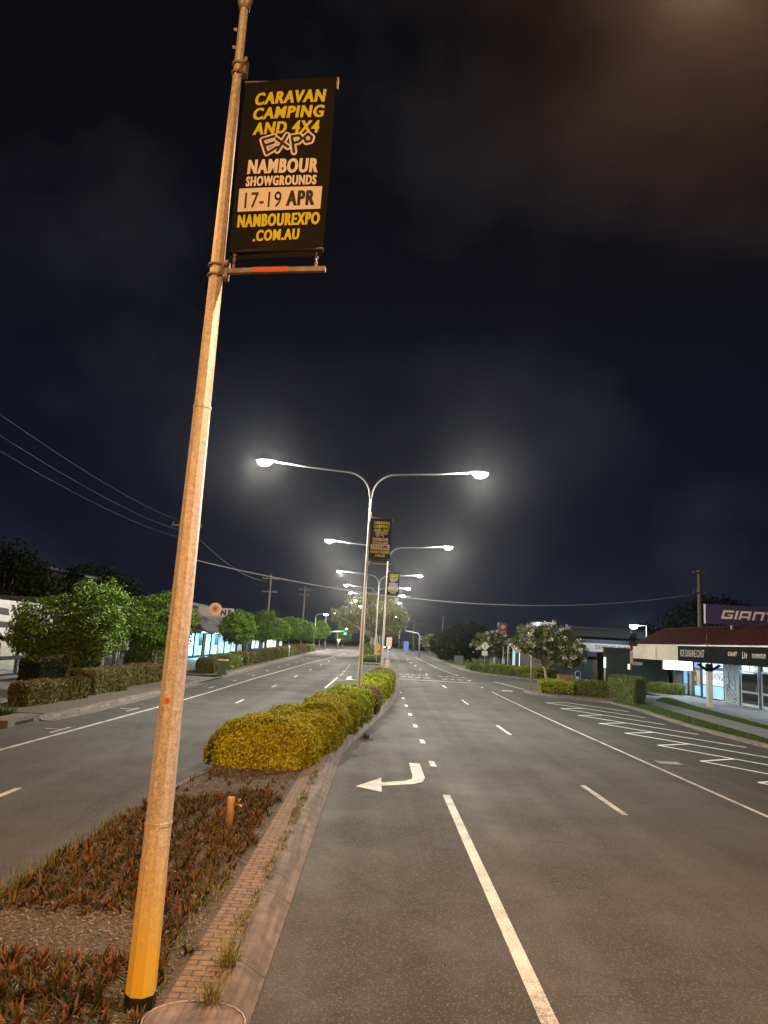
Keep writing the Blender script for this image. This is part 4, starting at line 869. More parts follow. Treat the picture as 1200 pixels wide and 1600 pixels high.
def trunk_mesh(h, r0, cen, seed, lean=(0, 0), n_limb=9, forks=1):
    rr = random.Random(seed); mb = MB()
    top = Vector((lean[0], lean[1], h)); pts = []
    for i in range(6):
        t = i / 5; pts.append(Vector((lean[0] * t ** 1.3 + rr.uniform(-.03, .03), lean[1] * t + rr.uniform(-.03, .03), h * t)))
    mb.tube(pts, [r0 * (1.25 if i == 0 else 1) * (1 - 0.35 * i / 5) for i in range(6)], 9)
    for k in range(n_limb):
        c = Vector(cen[rr.randrange(len(cen))]); mid = top.lerp(c, 0.5) + Vector((rr.uniform(-.15, .15), rr.uniform(-.15, .15), rr.uniform(0.0, .25)))
        mb.tube([pts[4].lerp(top, rr.random()), mid, c], [r0 * 0.5, r0 * 0.3, r0 * 0.08], 6)
    return mb
TD = {}
def tree_kind(key, lobes, n_clump, per, leaf, mat, seed, h, r0, bark, lean=(0, 0), clump_r=0.5, flowers=0, n_limb=9):
    me, cen = crown_mesh('crown', lobes, n_clump, per, leaf, mat, seed, clump_r, flowers)
    o = trunk_mesh(h, r0, cen, seed, lean, n_limb).build('trunk', M[bark]); tm = o.data; bpy.data.objects.remove(o)
    TD[key] = (me, tm)
def tree(key, x, y, label, rz=0.0, sc=(1, 1, 1), group=None, cat='tree', name='tree'):
    t = thing(name, label, cat, (x, y, gz(y) + 0.1), rz, group); t.scale = sc
    link('crown', TD[key][0], t); link('trunk', TD[key][1], t)
    return t
tree_kind('street_a', [((-0.45, 0, 3.0), (1.5, 1.5, 1.15)), ((0.85, 0.1, 3.55), (1.15, 1.2, 1.15)), ((-1.35, 0, 2.3), (0.95, 1.0, 0.75)), ((0.1, 0.1, 2.0), (1.15, 1.1, 0.75)), ((1.1, 0, 2.5), (0.9, 1.0, 0.8))], 270, 92, (0.13, 0.065), 'leaf_green', 3, 1.75, 0.10, 'bark', (0.25, 0), 0.42)
tree_kind('street_b', [((0, 0, 3.0), (1.95, 1.9, 1.35)), ((0.4, 0, 3.6), (1.2, 1.2, 0.9)), ((-0.6, 0.3, 2.5), (1.4, 1.4, 0.8))], 250, 70, (0.14, 0.07), 'leaf_green', 5, 1.8, 0.11, 'bark', (-0.1, 0), 0.45)
tree_kind('street_c', [((0, 0, 3.0), (1.6, 1.6, 1.3)), ((0.2, 0, 3.9), (1.0, 1.0, 0.7))], 190, 64, (0.16, 0.085), 'leaf_green', 8, 1.8, 0.11, 'bark', (0.05, 0), 0.45)
tree_kind('frangipani', [((-1.6, 0, 3.6), (1.7, 1.7, 1.25)), ((0.4, 0, 3.9), (1.9, 1.8, 1.15)), ((2.1, 0, 3.0), (1.5, 1.6, 1.3)), ((0.6, 0, 2.4), (2.3, 1.6, 0.9)), ((2.2, 0, 2.0), (1.4, 1.5, 0.8))], 270, 54, (0.26, 0.10), 'leaf_frangi', 21, 1.2, 0.16, 'pale_bark', (-0.25, 0), 0.5, 80, 16)
tree_kind('big', [((-1.2, 0, 7.6), (2.9, 3, 1.5)), ((1.6, 0, 7.0), (3.0, 3, 1.6)), ((-4.1, 0, 5.6), (1.9, 2.2, 1.2)), ((3.7, 0, 5.6), (2.0, 2.2, 1.5)), ((0, 0, 5.2), (3.4, 3, 1.2)), ((2.2, 0, 4.2), (2.4, 2.2, 0.9)), ((-3.0, 0, 4.2), (2.0, 2, 0.9))], 210, 62, (0.26, 0.12), 'leaf_olive', 31, 3.0, 0.36, 'pale_bark', (0.3, 0), 0.8, 0, 26)
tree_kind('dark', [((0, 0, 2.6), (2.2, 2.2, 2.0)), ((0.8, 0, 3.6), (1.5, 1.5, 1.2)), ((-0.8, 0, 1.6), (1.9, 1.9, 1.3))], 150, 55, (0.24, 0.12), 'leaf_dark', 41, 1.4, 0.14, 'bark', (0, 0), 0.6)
GT = 'round headed street trees along the left footpath'
tree('street_a', -12.35, 29.7, 'nearest bushy green street tree, two lobed crown over the brown hedge on the left', 0.0, (1.06, 1.0, 1.0), GT)
tree('street_b', -12.3, 41.6, 'round green street tree seen behind the tall near pole', 0.4, (1.12, 1.1, 1.08), GT)
ft = [(-12.25, 64.5, 'street_c', 'rounded street tree right of the flower sign on the left', 1.0), (-12.3, 79, 'street_b', 'dark broad street tree behind the one by the flower sign', 1.12), (-12.2, 92, 'street_c', 'mid row street tree with a pale trunk on the left', 0.98), (-12.0, 101, 'street_c', 'mid row street tree taller than its pale trunked neighbour', 1.06), (-11.6, 112, 'street_b', 'pointed street tree last of the tight row on the left', 1.08), (-9.9, 128, 'street_c', 'dim street tree behind the unlit signal post', 1.1), (-7.2, 158, 'street_b', 'small bright street tree below the green signal', 0.9)]
for i, (x, y, k, lb_, s) in enumerate(ft): tree(k, x, y, lb_, 0.9 * i, (s, s, s), GT)
tree('frangipani', 15.8, 68, 'large frangipani tree full of white blossom on the right corner', 0.0, (1.0, 1.0, 1.0), 'frangipani trees with white flowers')
tree('frangipani', 15.3, 97, 'smaller frangipani tree behind the diamond sign', 0.5, (0.86, 0.86, 0.86), 'frangipani trees with white flowers')
tree('frangipani', 9.3, 127, 'distant frangipani tree beside the bent mast arm', 1.1, (0.75, 0.75, 0.72), 'frangipani trees with white flowers')
tree('big', -0.9, 105.5, 'big spreading olive green tree on the far island', 0, (1, 1, 1))
GD = 'unlit dark trees in the background'
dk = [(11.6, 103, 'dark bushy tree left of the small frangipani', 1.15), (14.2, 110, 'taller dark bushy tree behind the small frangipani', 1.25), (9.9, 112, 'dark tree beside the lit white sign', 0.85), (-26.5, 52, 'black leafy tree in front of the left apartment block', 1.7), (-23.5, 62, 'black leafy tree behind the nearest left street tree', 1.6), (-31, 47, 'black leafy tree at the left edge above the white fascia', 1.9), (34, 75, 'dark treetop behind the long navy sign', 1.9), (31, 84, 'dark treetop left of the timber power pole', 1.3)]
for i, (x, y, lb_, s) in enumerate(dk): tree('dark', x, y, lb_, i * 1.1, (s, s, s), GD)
# far wood that closes the street: one mass
V, F = [], []
n = 26000; xs = RNG.uniform(-170, 190, n); keep = (xs < -18) | (xs > 12); xs = xs[keep]; n = len(xs)
hgt = 4.5 + 2.6 * vnoise(np.column_stack([xs, xs * 0, xs * 0]), 0.11, 9) + 1.2 * vnoise(np.column_stack([xs, xs * 0, xs * 0]), 0.5, 19)
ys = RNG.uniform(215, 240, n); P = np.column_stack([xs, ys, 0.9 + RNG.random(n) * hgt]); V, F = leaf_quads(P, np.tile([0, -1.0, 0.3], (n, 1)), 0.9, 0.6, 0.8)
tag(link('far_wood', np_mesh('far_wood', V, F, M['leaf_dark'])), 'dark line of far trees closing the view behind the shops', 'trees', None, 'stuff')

# ------------------------------------------------------------------ ground cover on the near median
V, F = [], []
cnt = 0
def blade_set(px, py, z0, nb, ln, wd, spread):
    """a rosette of folded blades"""
    for _ in range(nb):
        a = random.uniform(0, 6.283); l = ln * random.uniform(0.6, 1.2); w_ = wd * random.uniform(0.7, 1.2); el = random.uniform(0.5, 1.35) if spread else random.uniform(1.1, 1.5)
        d = Vector((math.cos(a), math.sin(a), 0)); s = Vector((-d.y, d.x, 0)); b = Vector((px, py, z0)) + d * 0.02
        p1 = b + d * (l * 0.5 * math.cos(el)) + Vector((0, 0, l * 0.5 * math.sin(el)))
        el2 = el - random.uniform(0.05, 0.5); p2 = p1 + d * (l * 0.5 * math.cos(el2)) + Vector((0, 0, l * 0.5 * math.sin(el2)))
        k = len(V); V.extend([b - s * w_ * .35, b + s * w_ * .35, p1 + s * w_ * .5, p1 - s * w_ * .5, p2 + s * w_ * .06, p2 - s * w_ * .06])
        F.append((k, k + 1, k + 2, k + 3)); F.append((k + 3, k + 2, k + 4, k + 5))
def bare(x, y):
    if 7.05 + 0.1 * math.sin(x * 3) < y < 7.95 and x < -1.95: return True
    if 6.9 < y < 8.4 and -1.75 < x < -1.2: return random.random() < 0.75
    if 5.0 < y < 5.75 and -2.6 < x < -1.75: return random.random() < 0.7
    if y > 13.6 + 0.5 * math.sin(x * 2.3): return random.random() < 0.93
    if 9.4 < y < 10.2 and x > -1.75: return random.random() < 0.7
    return False
y = 4.75
while y < 15.6:
    x = MEDL(y) + 0.18
    while x < MEDR(y) - 0.80:
        qx, qy = x + random.uniform(-.08, .08), y + random.uniform(-.08, .08)
        if not bare(qx, qy) and math.hypot(qx + 1.67, qy - 6.2) > 0.22 and math.hypot(qx + 2.03, qy - 11.4) > 0.10 and not (qx > -1.75 and qy < 6.2 and random.random() < .5):
            blade_set(qx, qy, 0.11, random.randint(9, 16), random.uniform(0.09, 0.19), 0.022, True)
        x += 0.13
    y += 0.13
tag(link('ground_cover', np_mesh('ground_cover', np.array([tuple(p) for p in V]), np.array(F), M['rhoeo'])), 'bronze and green spiky rosettes covering the near median soil', 'ground cover', None, 'stuff')
n = 15000
yy = RNG.uniform(4.7, 17.5, n); xx = np.array([RNG.uniform(MEDL(a) + 0.14, MEDR(a) - 0.74) for a in yy])
P = np.column_stack([xx, yy, 0.122 + RNG.random(n) * 0.02]); Vv, Ff = leaf_quads(P, np.tile([0, 0, 1.0], (n, 1)), 0.05, 0.016, 0.35)
tag(link('bark_mulch', np_mesh('bark_mulch', Vv, Ff, M['chips'])), 'brown bark chips and dead leaves strewn over the median soil', 'mulch', None, 'stuff')
V, F = [], []
for k in range(95):
    yk = random.uniform(6.6, 16.5); xk = MEDR(yk) - 0.37 + random.uniform(-.05, .05)
    for q in range(random.randint(5, 12)):
        blade_set(xk + random.uniform(-.04, .04), yk + random.uniform(-.12, .12), 0.13, 2, random.uniform(0.03, 0.10), 0.009, True)
for k in range(150):
    xk, yk = random.uniform(-1.9, -1.55), random.uniform(5.3, 9.6); blade_set(xk, yk, 0.12, 3, random.uniform(0.06, 0.14), 0.010, True)
for k in range(120):
    yk = random.uniform(7.6, 12); blade_set(MEDL(yk) + random.uniform(0.0, 0.3), yk, 0.12, 3, random.uniform(0.08, 0.22), 0.010, False)
tag(link('grass', np_mesh('grass', np.array([tuple(p) for p in V]), np.array(F), M['tuft'])), 'short green weeds growing in the joint between brick edging and kerb', 'grass', None, 'stuff')
def tuft(x, y, n, ln, label, mat='straw', green=0.5):
    global V, F
    V, F = [], []
    for k in range(n): blade_set(random.uniform(-.05, .05), random.uniform(-.05, .05), 0, 1, ln * random.uniform(.5, 1.25), 0.009, random.random() < .75)
    k0 = len(F) // 2; mi = np.repeat((RNG.random(len(F) // 2) < green).astype(int), 2)
    t = link('grass_tuft', np_mesh('grass_tuft', np.array([tuple(p) for p in V]), np.array(F), [M[mat], M['tuft']], mi=mi), None, (x, y, 0.135))
    tag(t, label, 'grass tuft', 'grass tufts on the brick edging')
tuft(-1.13, 6.95, 90, 0.27, 'tall dry grass tuft on the brick edging, the farther one', 'straw', 0.6)
tuft(-1.13, 6.22, 90, 0.25, 'straggly dry grass tuft beside the drain cover', 'straw', 0.5)
hedge('low reddish dead plant on the soil beside the second lamp pole', [(0.02, 30.6), (0.24, 30.6), (0.3, 31.5), (0.08, 31.5)], 0.2, 'rhoeo', (0.10, 0.03), 1.6, 0.05, 0.1, None, None, 'plant', 'plant')
V, F = [], []
for k in range(40): blade_set(random.uniform(-.12, .12), random.uniform(-.3, .3), 0, 2, 0.14, 0.02, True)
tag(link('weed', np_mesh('weed', np.array([tuple(p) for p in V]), np.array(F), M['rhoeo']), None, (-0.15, 23.4, 0.02)), 'small rusty weed in the gutter of the median kerb', 'weed')
# lawn blades on the right verge
n = 26000; yy = RNG.uniform(24, 51.5, n); tsel = RNG.random(n) < 0.5
xx = np.where(tsel, [RNG.uniform(KR(min(a, 45)) + 0.25, PL(a)) for a in yy], [RNG.uniform(PR(a), GR(a)) for a in yy])
zz = np.array([gz(a) for a in yy]) + 0.14; sel = (~tsel) | (yy < 46); P = np.column_stack([xx, yy, zz])[sel]
Vv, Ff = leaf_quads(P, np.tile([0.0, -0.8, 0.0], (len(P), 1)), 0.09, 0.03, 0.6)
tag(link('lawn_grass', np_mesh('lawn_grass', Vv, Ff, M['lawn'])), 'short mown grass on the strips beside the right footpath', 'grass', None, 'stuff')

# ------------------------------------------------------------------ tap post
t = thing('tap_post', 'short timber post with a brass garden tap among the bronze ground cover', 'tap post', (-2.03, 11.4, 0.10))
mb = MB(); mb.tube([(0, 0, -0.05), (0, 0, 0.47), (0, 0, 0.49)], [0.062, 0.060, 0.050], 12); mb.build('post', M['wood'], t)
mb = MB(); mb.tube([(0.05, -0.02, 0.39), (0.13, -0.03, 0.39), (0.17, -0.03, 0.365), (0.175, -0.03, 0.33)], [0.014, 0.016, 0.015, 0.013], 8)
mb.tube([(0.12, -0.03, 0.39), (0.12, -0.03, 0.46)], 0.010, 8); mb.tube([(0.085, -0.03, 0.465), (0.155, -0.03, 0.465)], 0.012, 8); mb.build('tap', M['brass'], t)

# ------------------------------------------------------------------ wheelie bin, pit, posts, small signs
zb = gz(48.5) + 0.09
t = thing('wheelie_bin', 'green wheelie bin with a yellow lid at the left kerb', 'wheelie bin', (-10.0, 48.6, zb), R(10))
mb = MB(); vs = [(-.24, -.30, .06), (.24, -.30, .06), (.24, .26, .06), (-.24, .26, .06), (-.30, -.36, .96), (.30, -.36, .96), (.30, .36, .96), (-.30, .36, .96)]
mb.raw(vs, [(0, 3, 2, 1), (4, 5, 6, 7), (0, 1, 5, 4), (1, 2, 6, 5), (2, 3, 7, 6), (3, 0, 4, 7)]); mb.box(-.32, .32, -.38, .38, .93, .97); mb.build('body', M['bin_green'], t)
mb = MB(); mb.raw([(-.33, -.40, .975), (.33, -.40, .975), (.33, .40, 1.0), (-.33, .40, 1.0), (-.28, -.34, 1.02), (.28, -.34, 1.02), (.28, .36, 1.06), (-.28, .36, 1.06)], [(0, 3, 2, 1), (4, 5, 6, 7), (0, 1, 5, 4), (1, 2, 6, 5), (2, 3, 7, 6), (3, 0, 4, 7)]); mb.build('lid', M['bin_yellow'], t)
for s in (-1, 1): mb = MB(); mb.tube([(s * .26, .30, .10), (s * .31, .30, .10)], 0.10, 14); mb.build('wheel', M['rubber'], t)
mb = MB(); mb.tube([(-.25, .42, .98), (.25, .42, .98)], 0.018, 8); mb.build('handle', M['bin_green'], t)
t = thing('drain_pit', 'concrete drain pit with a dark slot in the left kerb', 'drain pit', (-10.35, 22.2, 0.0))
mb = MB(); mb.box(-.55, .12, -1.0, 1.0, .0, .20); mb.build('lintel', M['kerb'], t); MB().box(.118, .128, -.55, .55, .03, .12).build('slot', M['pit_black'], t)
V, F = [], []
for k in range(26): blade_set(random.uniform(-.3, .3), random.uniform(-.3, .3), 0, 4, 0.5, 0.04, True)
tag(link('strappy_plant', np_mesh('strappy_plant', np.array([tuple(p) for p in V]), np.array(F), M['leaf_green']), None, (-11.4, 22.9, 0.1)), 'bright green strappy plant at the left edge by the drain pit', 'plant')

def post_sign(name, label, cat, x, y, ph, r, plates, post_mat='alu', group=None, rz=0.0):
    """plates: (part name, material, half width, z0, z1, offset x, shape)"""
    t = thing(name, label, cat, (x, y, gz(y) + 0.1), rz, group)
    mb = MB(); mb.tube([(0, 0, -0.1), (0, 0, ph)], r, 8); mb.build('post', M[post_mat], t)
    out = [t]
    for nm, ma, hw, z0, z1, ox, shp in plates:
        mb = MB()
        if shp == 'box': pts = [(ox - hw, z0), (ox + hw, z0), (ox + hw, z1), (ox - hw, z1)]
        elif shp == 'diamond': pts = [(ox, z0), (ox + hw, (z0 + z1) / 2), (ox, z1), (ox - hw, (z0 + z1) / 2)]
        elif shp == 'tri': pts = [(ox, z0), (ox + hw, z1), (ox - hw, z1)]
        else: pts = [(ox + hw * math.cos(a), (z0 + z1) / 2 + (z1 - z0) / 2 * math.sin(a)) for a in np.linspace(0, 2 * math.pi, 18, endpoint=False)]
        mb.slab([(px, -r - 0.002, pz) for px, pz in pts], (0, -0.012, 0)); out.append(mb.build(nm, M[ma], t))
    return out
s = post_sign('parking_sign', 'white parking sign on a slim post behind the left hedge', 'sign', -15.25, 44, 1.95, 0.03, [('plate', 'white', 0.22, 1.42, 1.98, 0, 'box')], rz=R(15))
mb = MB(); mb.text('P', (-.14, -.046, 1.83), (1, 0, 0), (0, 0, 1), .09, .1, .03); mb.text('1/2', (.0, -.046, 1.83), (1, 0, 0), (0, 0, 1), .15, .1, .03)
for k in range(4): mb.box(-.12, .12, -.0465, -.0455, 1.50 + .07 * k, 1.52 + .07 * k)
mb.build('lettering', M['bin_green'], s[1])
s = post_sign('traffic_sign', 'post with two sign plates seen from behind at the tip of the hedge', 'sign', 0.98, 60.4, 3.0, 0.035, [('sign_plate', 'sign_back', 0.23, 2.28, 3.05, 0.06, 'box'), ('sign_plate', 'sign_back', 0.20, 0.62, 1.24, 0.02, 'box')])
s = post_sign('hazard_board', 'yellow keep left board with a black arrow on the far island tip', 'sign', 0.1, 82.0, 2.2, 0.04, [('board', 'sign_yellow', 0.30, 1.0, 2.15, 0.1, 'box')])
mb = MB(); mb.poly([(.02, -.06, 1.25), (.36, -.06, 1.6), (.36, -.06, 1.45), (.30, -.06, 1.40), (.36, -.06, 1.3), (.30, -.06, 1.24), (.20, -.06, 1.34), (.12, -.06, 1.18)]); mb.build('arrow', M['ink_black'], s[1])
s = post_sign('diamond_sign', 'white diamond warning sign with a small plate below on the right verge', 'sign', 13.6, 92, 3.0, 0.04, [('diamond_plate', 'white', 0.56, 1.98, 3.1, 0, 'diamond'), ('lower_plate', 'white', 0.36, 1.38, 1.95, -0.02, 'box')], 'alu')
mb = MB(); mb.box(-.045, .045, -.060, -.058, 2.28, 2.72); mb.poly([(-.10, -.0585, 2.66), (.10, -.0585, 2.66), (0, -.0585, 2.84)]); mb.build('symbol', M['ink_black'], s[1])
post_sign('sign_post', 'thin grey post with an edge on sign at the kerb nose', 'sign post', 10.98, 52.0, 2.42, 0.035, [('edge_plate', 'sign_back', 0.03, 1.95, 2.42, 0, 'box')], 'sign_back')
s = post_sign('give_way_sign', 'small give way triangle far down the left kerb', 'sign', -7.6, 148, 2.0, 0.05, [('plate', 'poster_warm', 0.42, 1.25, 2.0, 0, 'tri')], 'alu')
mb = MB(); mb.poly([(0, -.07, 1.42), (.27, -.07, 1.92), (-.27, -.07, 1.92)]); mb.build('face', M['white'], s[1])
s = post_sign('bus_stop_sign', 'dark post with a round headed sign and small name plates behind the tall hedge', 'bus stop sign', 18.75, 54, 4.0, 0.06, [('head_plate', 'dark_frame', 0.30, 3.45, 4.1, 0.12, 'box'), ('round_top', 'dark_frame', 0.30, 3.8, 4.42, 0.12, 'round'), ('band', 'sign_red', 0.12, 3.2, 3.42, 0.0, 'box'), ('number_strip', 'white', 0.11, 2.2, 3.1, 0.0, 'box'), ('name_plate', 'pink_panel', 0.36, 2.1, 2.32, 0.42, 'box'), ('timetable', 'poster_warm', 0.09, 1.75, 2.15, -0.2, 'box')], 'dark_frame')
mb = MB(); mb.text('BUS', (-.07, -.076, 2.75), (1, 0, 0), (0, 0, 1), .14, .14, .03); mb.box(.12, .72, -.0765, -.0755, 2.19, 2.23); mb.build('lettering', M['blue_ink'], s[4])
post_sign('sign_post', 'slim post with a narrow plate left of the bus stop sign', 'sign post', 17.6, 56.5, 2.55, 0.04, [('narrow_plate', 'white_lit', 0.09, 1.7, 2.5, -0.03, 'box')], 'alu')
# litter bin and planter on the corner
t = thing('planter_box', 'brown brick planter box beside the blue bin', 'planter', (17.0, 65.6, gz(65.6) + 0.02)); mb = MB(); mb.box(-.75, .55, -.4, .4, 0, .72); mb.build('box_wall', M['orange_brick'], t); MB().box(-.70, .5, -.35, .35, .72, .76).build('soil', M['soil'], t)
t = thing('litter_bin', 'small blue litter bin with a hooped top on the right corner', 'litter bin', (17.95, 65.3, gz(65.3) + 0.02)); mb = MB(); mb.tube([(0, 0, 0), (0, 0, .06), (0, 0, .62), (0, 0, .66)], [.20, .24, .26, .24], 16); mb.build('bin_body', M['bin_blue'], t)
mb = MB(); mb.tube([(-.24, 0, .6), (-.24, 0, .95), (-.16, 0, 1.1), (0, 0, 1.16), (.16, 0, 1.1), (.24, 0, .95), (.24, 0, .6)], .035, 8); mb.build('hoop', M['alu'], t)
t = thing('utility_box', 'grey utility cabinet on the verge left of the diamond sign', 'utility box', (10.9, 96, gz(96) + 0.1)); mb = MB(); mb.box(-.6, .5, -.3, .3, 0, 1.05); mb.box(-.63, .53, -.33, .33, 1.05, 1.1); mb.build('cabinet', M['grey_wall'], t)
for i, (x, y, lb_, ma, h) in enumerate([(-12.7, 74, 'blue post on the left footpath between the hedges', 'blue_trim', 2.1), (-10.5, 89, 'short white post in the left hedge gap', 'white', 1.4)]):
    mb = MB(); mb.tube([(x, y, gz(y)), (x, y, gz(y) + h), (x, y, gz(y) + h + 0.06)], [0.22 if i == 0 else 0.12] * 2 + [0.1], 10); tag(mb.build('post', M[ma]), lb_, 'post')

# ------------------------------------------------------------------ power poles and wires
def power_pole(x, y, h, label, arms, rz=0.0, r=0.16):
    t = thing('power_pole', label, 'power pole', (x, y, gz(y)), rz, 'timber power poles')
    MB().tube([(0, 0, -0.2), (0, 0, h)], [r, r * 0.72], 10).build('pole', M['timber_pole'], t)
    for z, L in arms:
        mb = MB(); mb.box(-L, L, -0.22, -0.10, z - 0.06, z + 0.06)
        for s in (-0.92, -0.5, 0.5, 0.92): mb.tube([(s * L, -0.16, z + 0.05), (s * L, -0.16, z + 0.24)], [0.045, 0.03], 6)
        mb.build('crossarm', M['timber_pole'], t)
    return t
power_pole(-13.1, 48, 10.2, 'power pole hidden behind the near lamp pole, only its crossarm ends showing', [(9.75, 1.0)], r=0.11)
power_pole(28.3, 64, 10.6, 'timber power pole rising behind the bicycle shop roof', [(10.3, 0.75), (8.55, 0.75)], R(14), 0.22)
power_pole(-14.3, 95, 10.3, 'dim power pole above the left trees, the taller and nearer of two', [(9.7, 1.1), (8.0, 1.0)])
power_pole(-12.9, 126, 10.8, 'dim power pole above the left trees, the smaller of two', [(10.2, 1.1), (9.3, 0.9)])
power_pole(17.0, 190, 9.5, 'far pale power pole above the dark trees on the right', [(8.9, 1.3)], r=0.3)
power_pole(10.0, 200, 8.5, 'far power pole above the distant frangipani', [(8.0, 1.5), (7.0, 1.2)], r=0.28)
def wire(label, a, b, sag, r, mat='wire', n=24):
    a, b = Vector(a), Vector(b); pts = []
    for i in range(n + 1):
        t = i / n; p = a.lerp(b, t); p.z -= sag * 4 * t * (1 - t); pts.append(p)
    tag(MB().tube(pts, r, 6).build('overhead_cable', M[mat]), label, 'cable', 'overhead cables')
wire('thick pale overhead cable crossing the whole street', (-13.1, 48, 7.75), (28.2, 63.8, 8.75), 2.0, 0.042)
for z, xx, nm in ((9.55, -10.3, 'topmost'), (8.95, -10.25, 'middle'), (8.5, -10.2, 'lowest')):
    wire('%s of the three thin wires in the upper left sky' % nm, (xx, 3, z + 0.05), (-13.2, 48, z + 0.5), 0.9, 0.004, 'thin_wire')
wire('thin dark wire along the tops of the left power poles', (-13.2, 48, 9.9), (-14.3, 95, 9.9), 1.0, 0.015, 'thin_wire')
wire('far upper wire strung low over the right treetops', (10, 200, 8.9), (90, 178, 10), 1.2, 0.05, 'thin_wire'); wire('far lower wire strung low over the right treetops', (10, 200, 7.9), (60, 185, 9), 1.2, 0.05, 'thin_wire')

# ------------------------------------------------------------------ bicycle shop on the right
def area(parent, loc, size, power, col, rot=(0, 0, 0)):
    return light_obj('shop_light', 'AREA', power, col, parent, loc, rot, size)
t = thing('bicycle_shop', 'bicycle shop with black awning fascia, red roof and lit windows on the right', 'shop', (24, 47, gz(50) + 0.10))
def bx(name, ma, *b, parent=None, lab=None):
    o = MB().box(*b).build(name, M[ma], parent if parent is not None else t)
    if lab: o['label'] = lab
    return o
# local x: 0 = shop front, -3.5 = awning edge; local y = world y - 47
mb = MB(); mb.box(0, 0.2, 10.6, 12.3, -0.05, 3.3); mb.box(0, 0.2, -24, 10.6, 2.95, 3.3); mb.box(0, 0.2, 2.0 - 0.35, 3.75, 0, 2.95); mb.box(0.2, 12, 12.1, 12.3, -0.05, 4.4); mb.box(8, 8.2, -24, 12.1, 0, 4.4)
mb.box(0, 0.15, -24, -12, 0, 2.95); mb.build('wall', M['panel_grey'], t)
bx('end_wall', 'green_wall', -0.05, 12, 12.3, 12.42, -0.05, 3.3)
bx('interior_wall', 'interior', 4.0, 4.1, -12, 12, 0, 2.9); bx('ceiling', 'interior', 0.2, 8, -12, 12, 2.9, 2.98); bx('shop_floor', 'interior_floor', 0.1, 8, -12, 12, -0.02, 0.03)
mb = MB(); mb.box(-3.42, 0.0, -24, 11.75, 2.72, 2.80); mb.build('awning', M['white'], t)
mb = MB(); mb.box(-3.56, -3.44, -24, 2.75, 2.60, 3.62); fa = mb.build('fascia', M['black_fascia'], t); fa['label'] = 'black awning fascia with small pale lettering'
mb = MB(); mb.box(-3.55, -3.44, 2.76, 11.8, 2.60, 3.62); mb.box(-3.44, -0.05, 11.70, 11.8, 2.60, 3.62); fc = mb.build('fascia', M['cream'], t); fc['label'] = 'plain cream awning fascia panels'
mb = MB(); mb.box(-3.60, -3.40, -24, 11.84, 3.62, 3.70); mb.build('gutter', M['alu'], t)
mb = MB()
mb.slab([(-3.40, -24, 3.70), (-3.40, 11.84, 3.70), (-1.2, 11.2, 5.0), (-1.2, -24, 5.0)], (0.05, 0, 0.05))
for k in range(60):
    yk = -23.8 + 0.6 * k
    if yk < 11: mb.slab([(-3.40, yk, 3.74), (-3.40, yk + 0.05, 3.74), (-1.2, yk + 0.05, 5.04), (-1.2, yk, 5.04)], (0.0, 0, 0.035))
mb.slab([(-3.40, 11.84, 3.70), (8, 11.84, 3.70), (8, 11.2, 5.0), (-1.2, 11.2, 5.0)], (0, 0.02, 0.06)); mb.slab([(-1.15, -24, 5.0), (-1.15, 11.2, 5.0), (8, 11.2, 5.0), (8, -24, 5.0)], (0, 0, 0.06)); mb.build('roof', M['red_roof'], t)
xf = -3.563
for s_, y0, y1, z0, z1, bo, sh in [('RIDE SUNSHINE COAST', 2.35, -1.25, 2.93, 3.38, 0.0, 0), ('GIANT', -4.35, -5.45, 3.08, 3.34, 0.05, 0.3), ('Liv', -6.0, -6.6, 2.98, 3.36, 0.05, 0.2), ('momentum', -7.1, -8.5, 3.02, 3.32, 0.02, 0)]:
    mb = MB(); mb.text(s_, (xf, y0, z0), (0, -1, 0), (0, 0, 1), y0 - y1, z1 - z0, bo, sh); mb.build('lettering', M['cream'], fa)
# windows (world y 58.5..55.3 timber bay, 54.1..50.75 with the MOVING sign), mural panel, doors
def window(y0, y1, frame, mull, transom=2.05, base=0.1, top=2.95):
    mb = MB(); f = 0.05
    for yy in [y0, y1] + mull: mb.box(-0.02, 0.10, yy - f, yy + f, base, top)
    for z in (base, transom, top - 0.05): mb.box(-0.015, 0.095, y1, y0, z - 0.04, z + 0.04)
    w_ = mb.build('window', M[frame], t)
    MB().box(0.03, 0.04, y1, y0, base, top).build('pane', M['glass'], w_)
    return w_
window(10.55, 7.35, 'timber_frame', [9.6, 8.6], 2.1); window(7.25, 3.75, 'dark_frame', [5.6], 2.15)
mv = MB().box(0.045, 0.06, 3.85, 7.1, 1.05, 2.08).build('moving_sign', M['white_lit'], t)
mb = MB(); mb.text('MOVING', (0.042, 6.2, 1.40), (0, -1, 0), (0, 0, 1), 2.2, 0.56, 0.03); mb.build('red_lettering', M['red_ink'], mv)
mb = MB(); mb.text('WE ARE', (0.042, 7.0, 1.75), (0, -1, 0), (0, 0, 1), 0.6, 0.14, 0.03); mb.text('THIS STORE IS', (0.042, 6.9, 1.13), (0, -1, 0), (0, 0, 1), 1.1, 0.12, 0.02); mb.text('SEE YOU SOON', (0.042, 5.2, 1.13), (0, -1, 0), (0, 0, 1), 1.2, 0.12, 0.02); mb.build('blue_lettering', M['blue_ink'], mv)
bx('blue_panel', 'poster', 0.045, 0.06, 9.7, 10.45, 0.95, 2.0, lab='pale blue poster in the timber bay'); bx('lower_panel', 'poster', 0.045, 0.06, 7.4, 8.5, 0.2, 0.85)
bx('added_glow_panel', 'cool_glow', 0.05, 0.06, 7.4, 10.5, 2.2, 2.88, lab='pale glowing panel added above the timber bay'); bx('added_glow_panel', 'white_lit', 0.05, 0.06, 3.85, 7.2, 2.3, 2.88, lab='bright glowing panel added above the red lettered sign')  # glowing panels added above and below the sign to brighten the windows
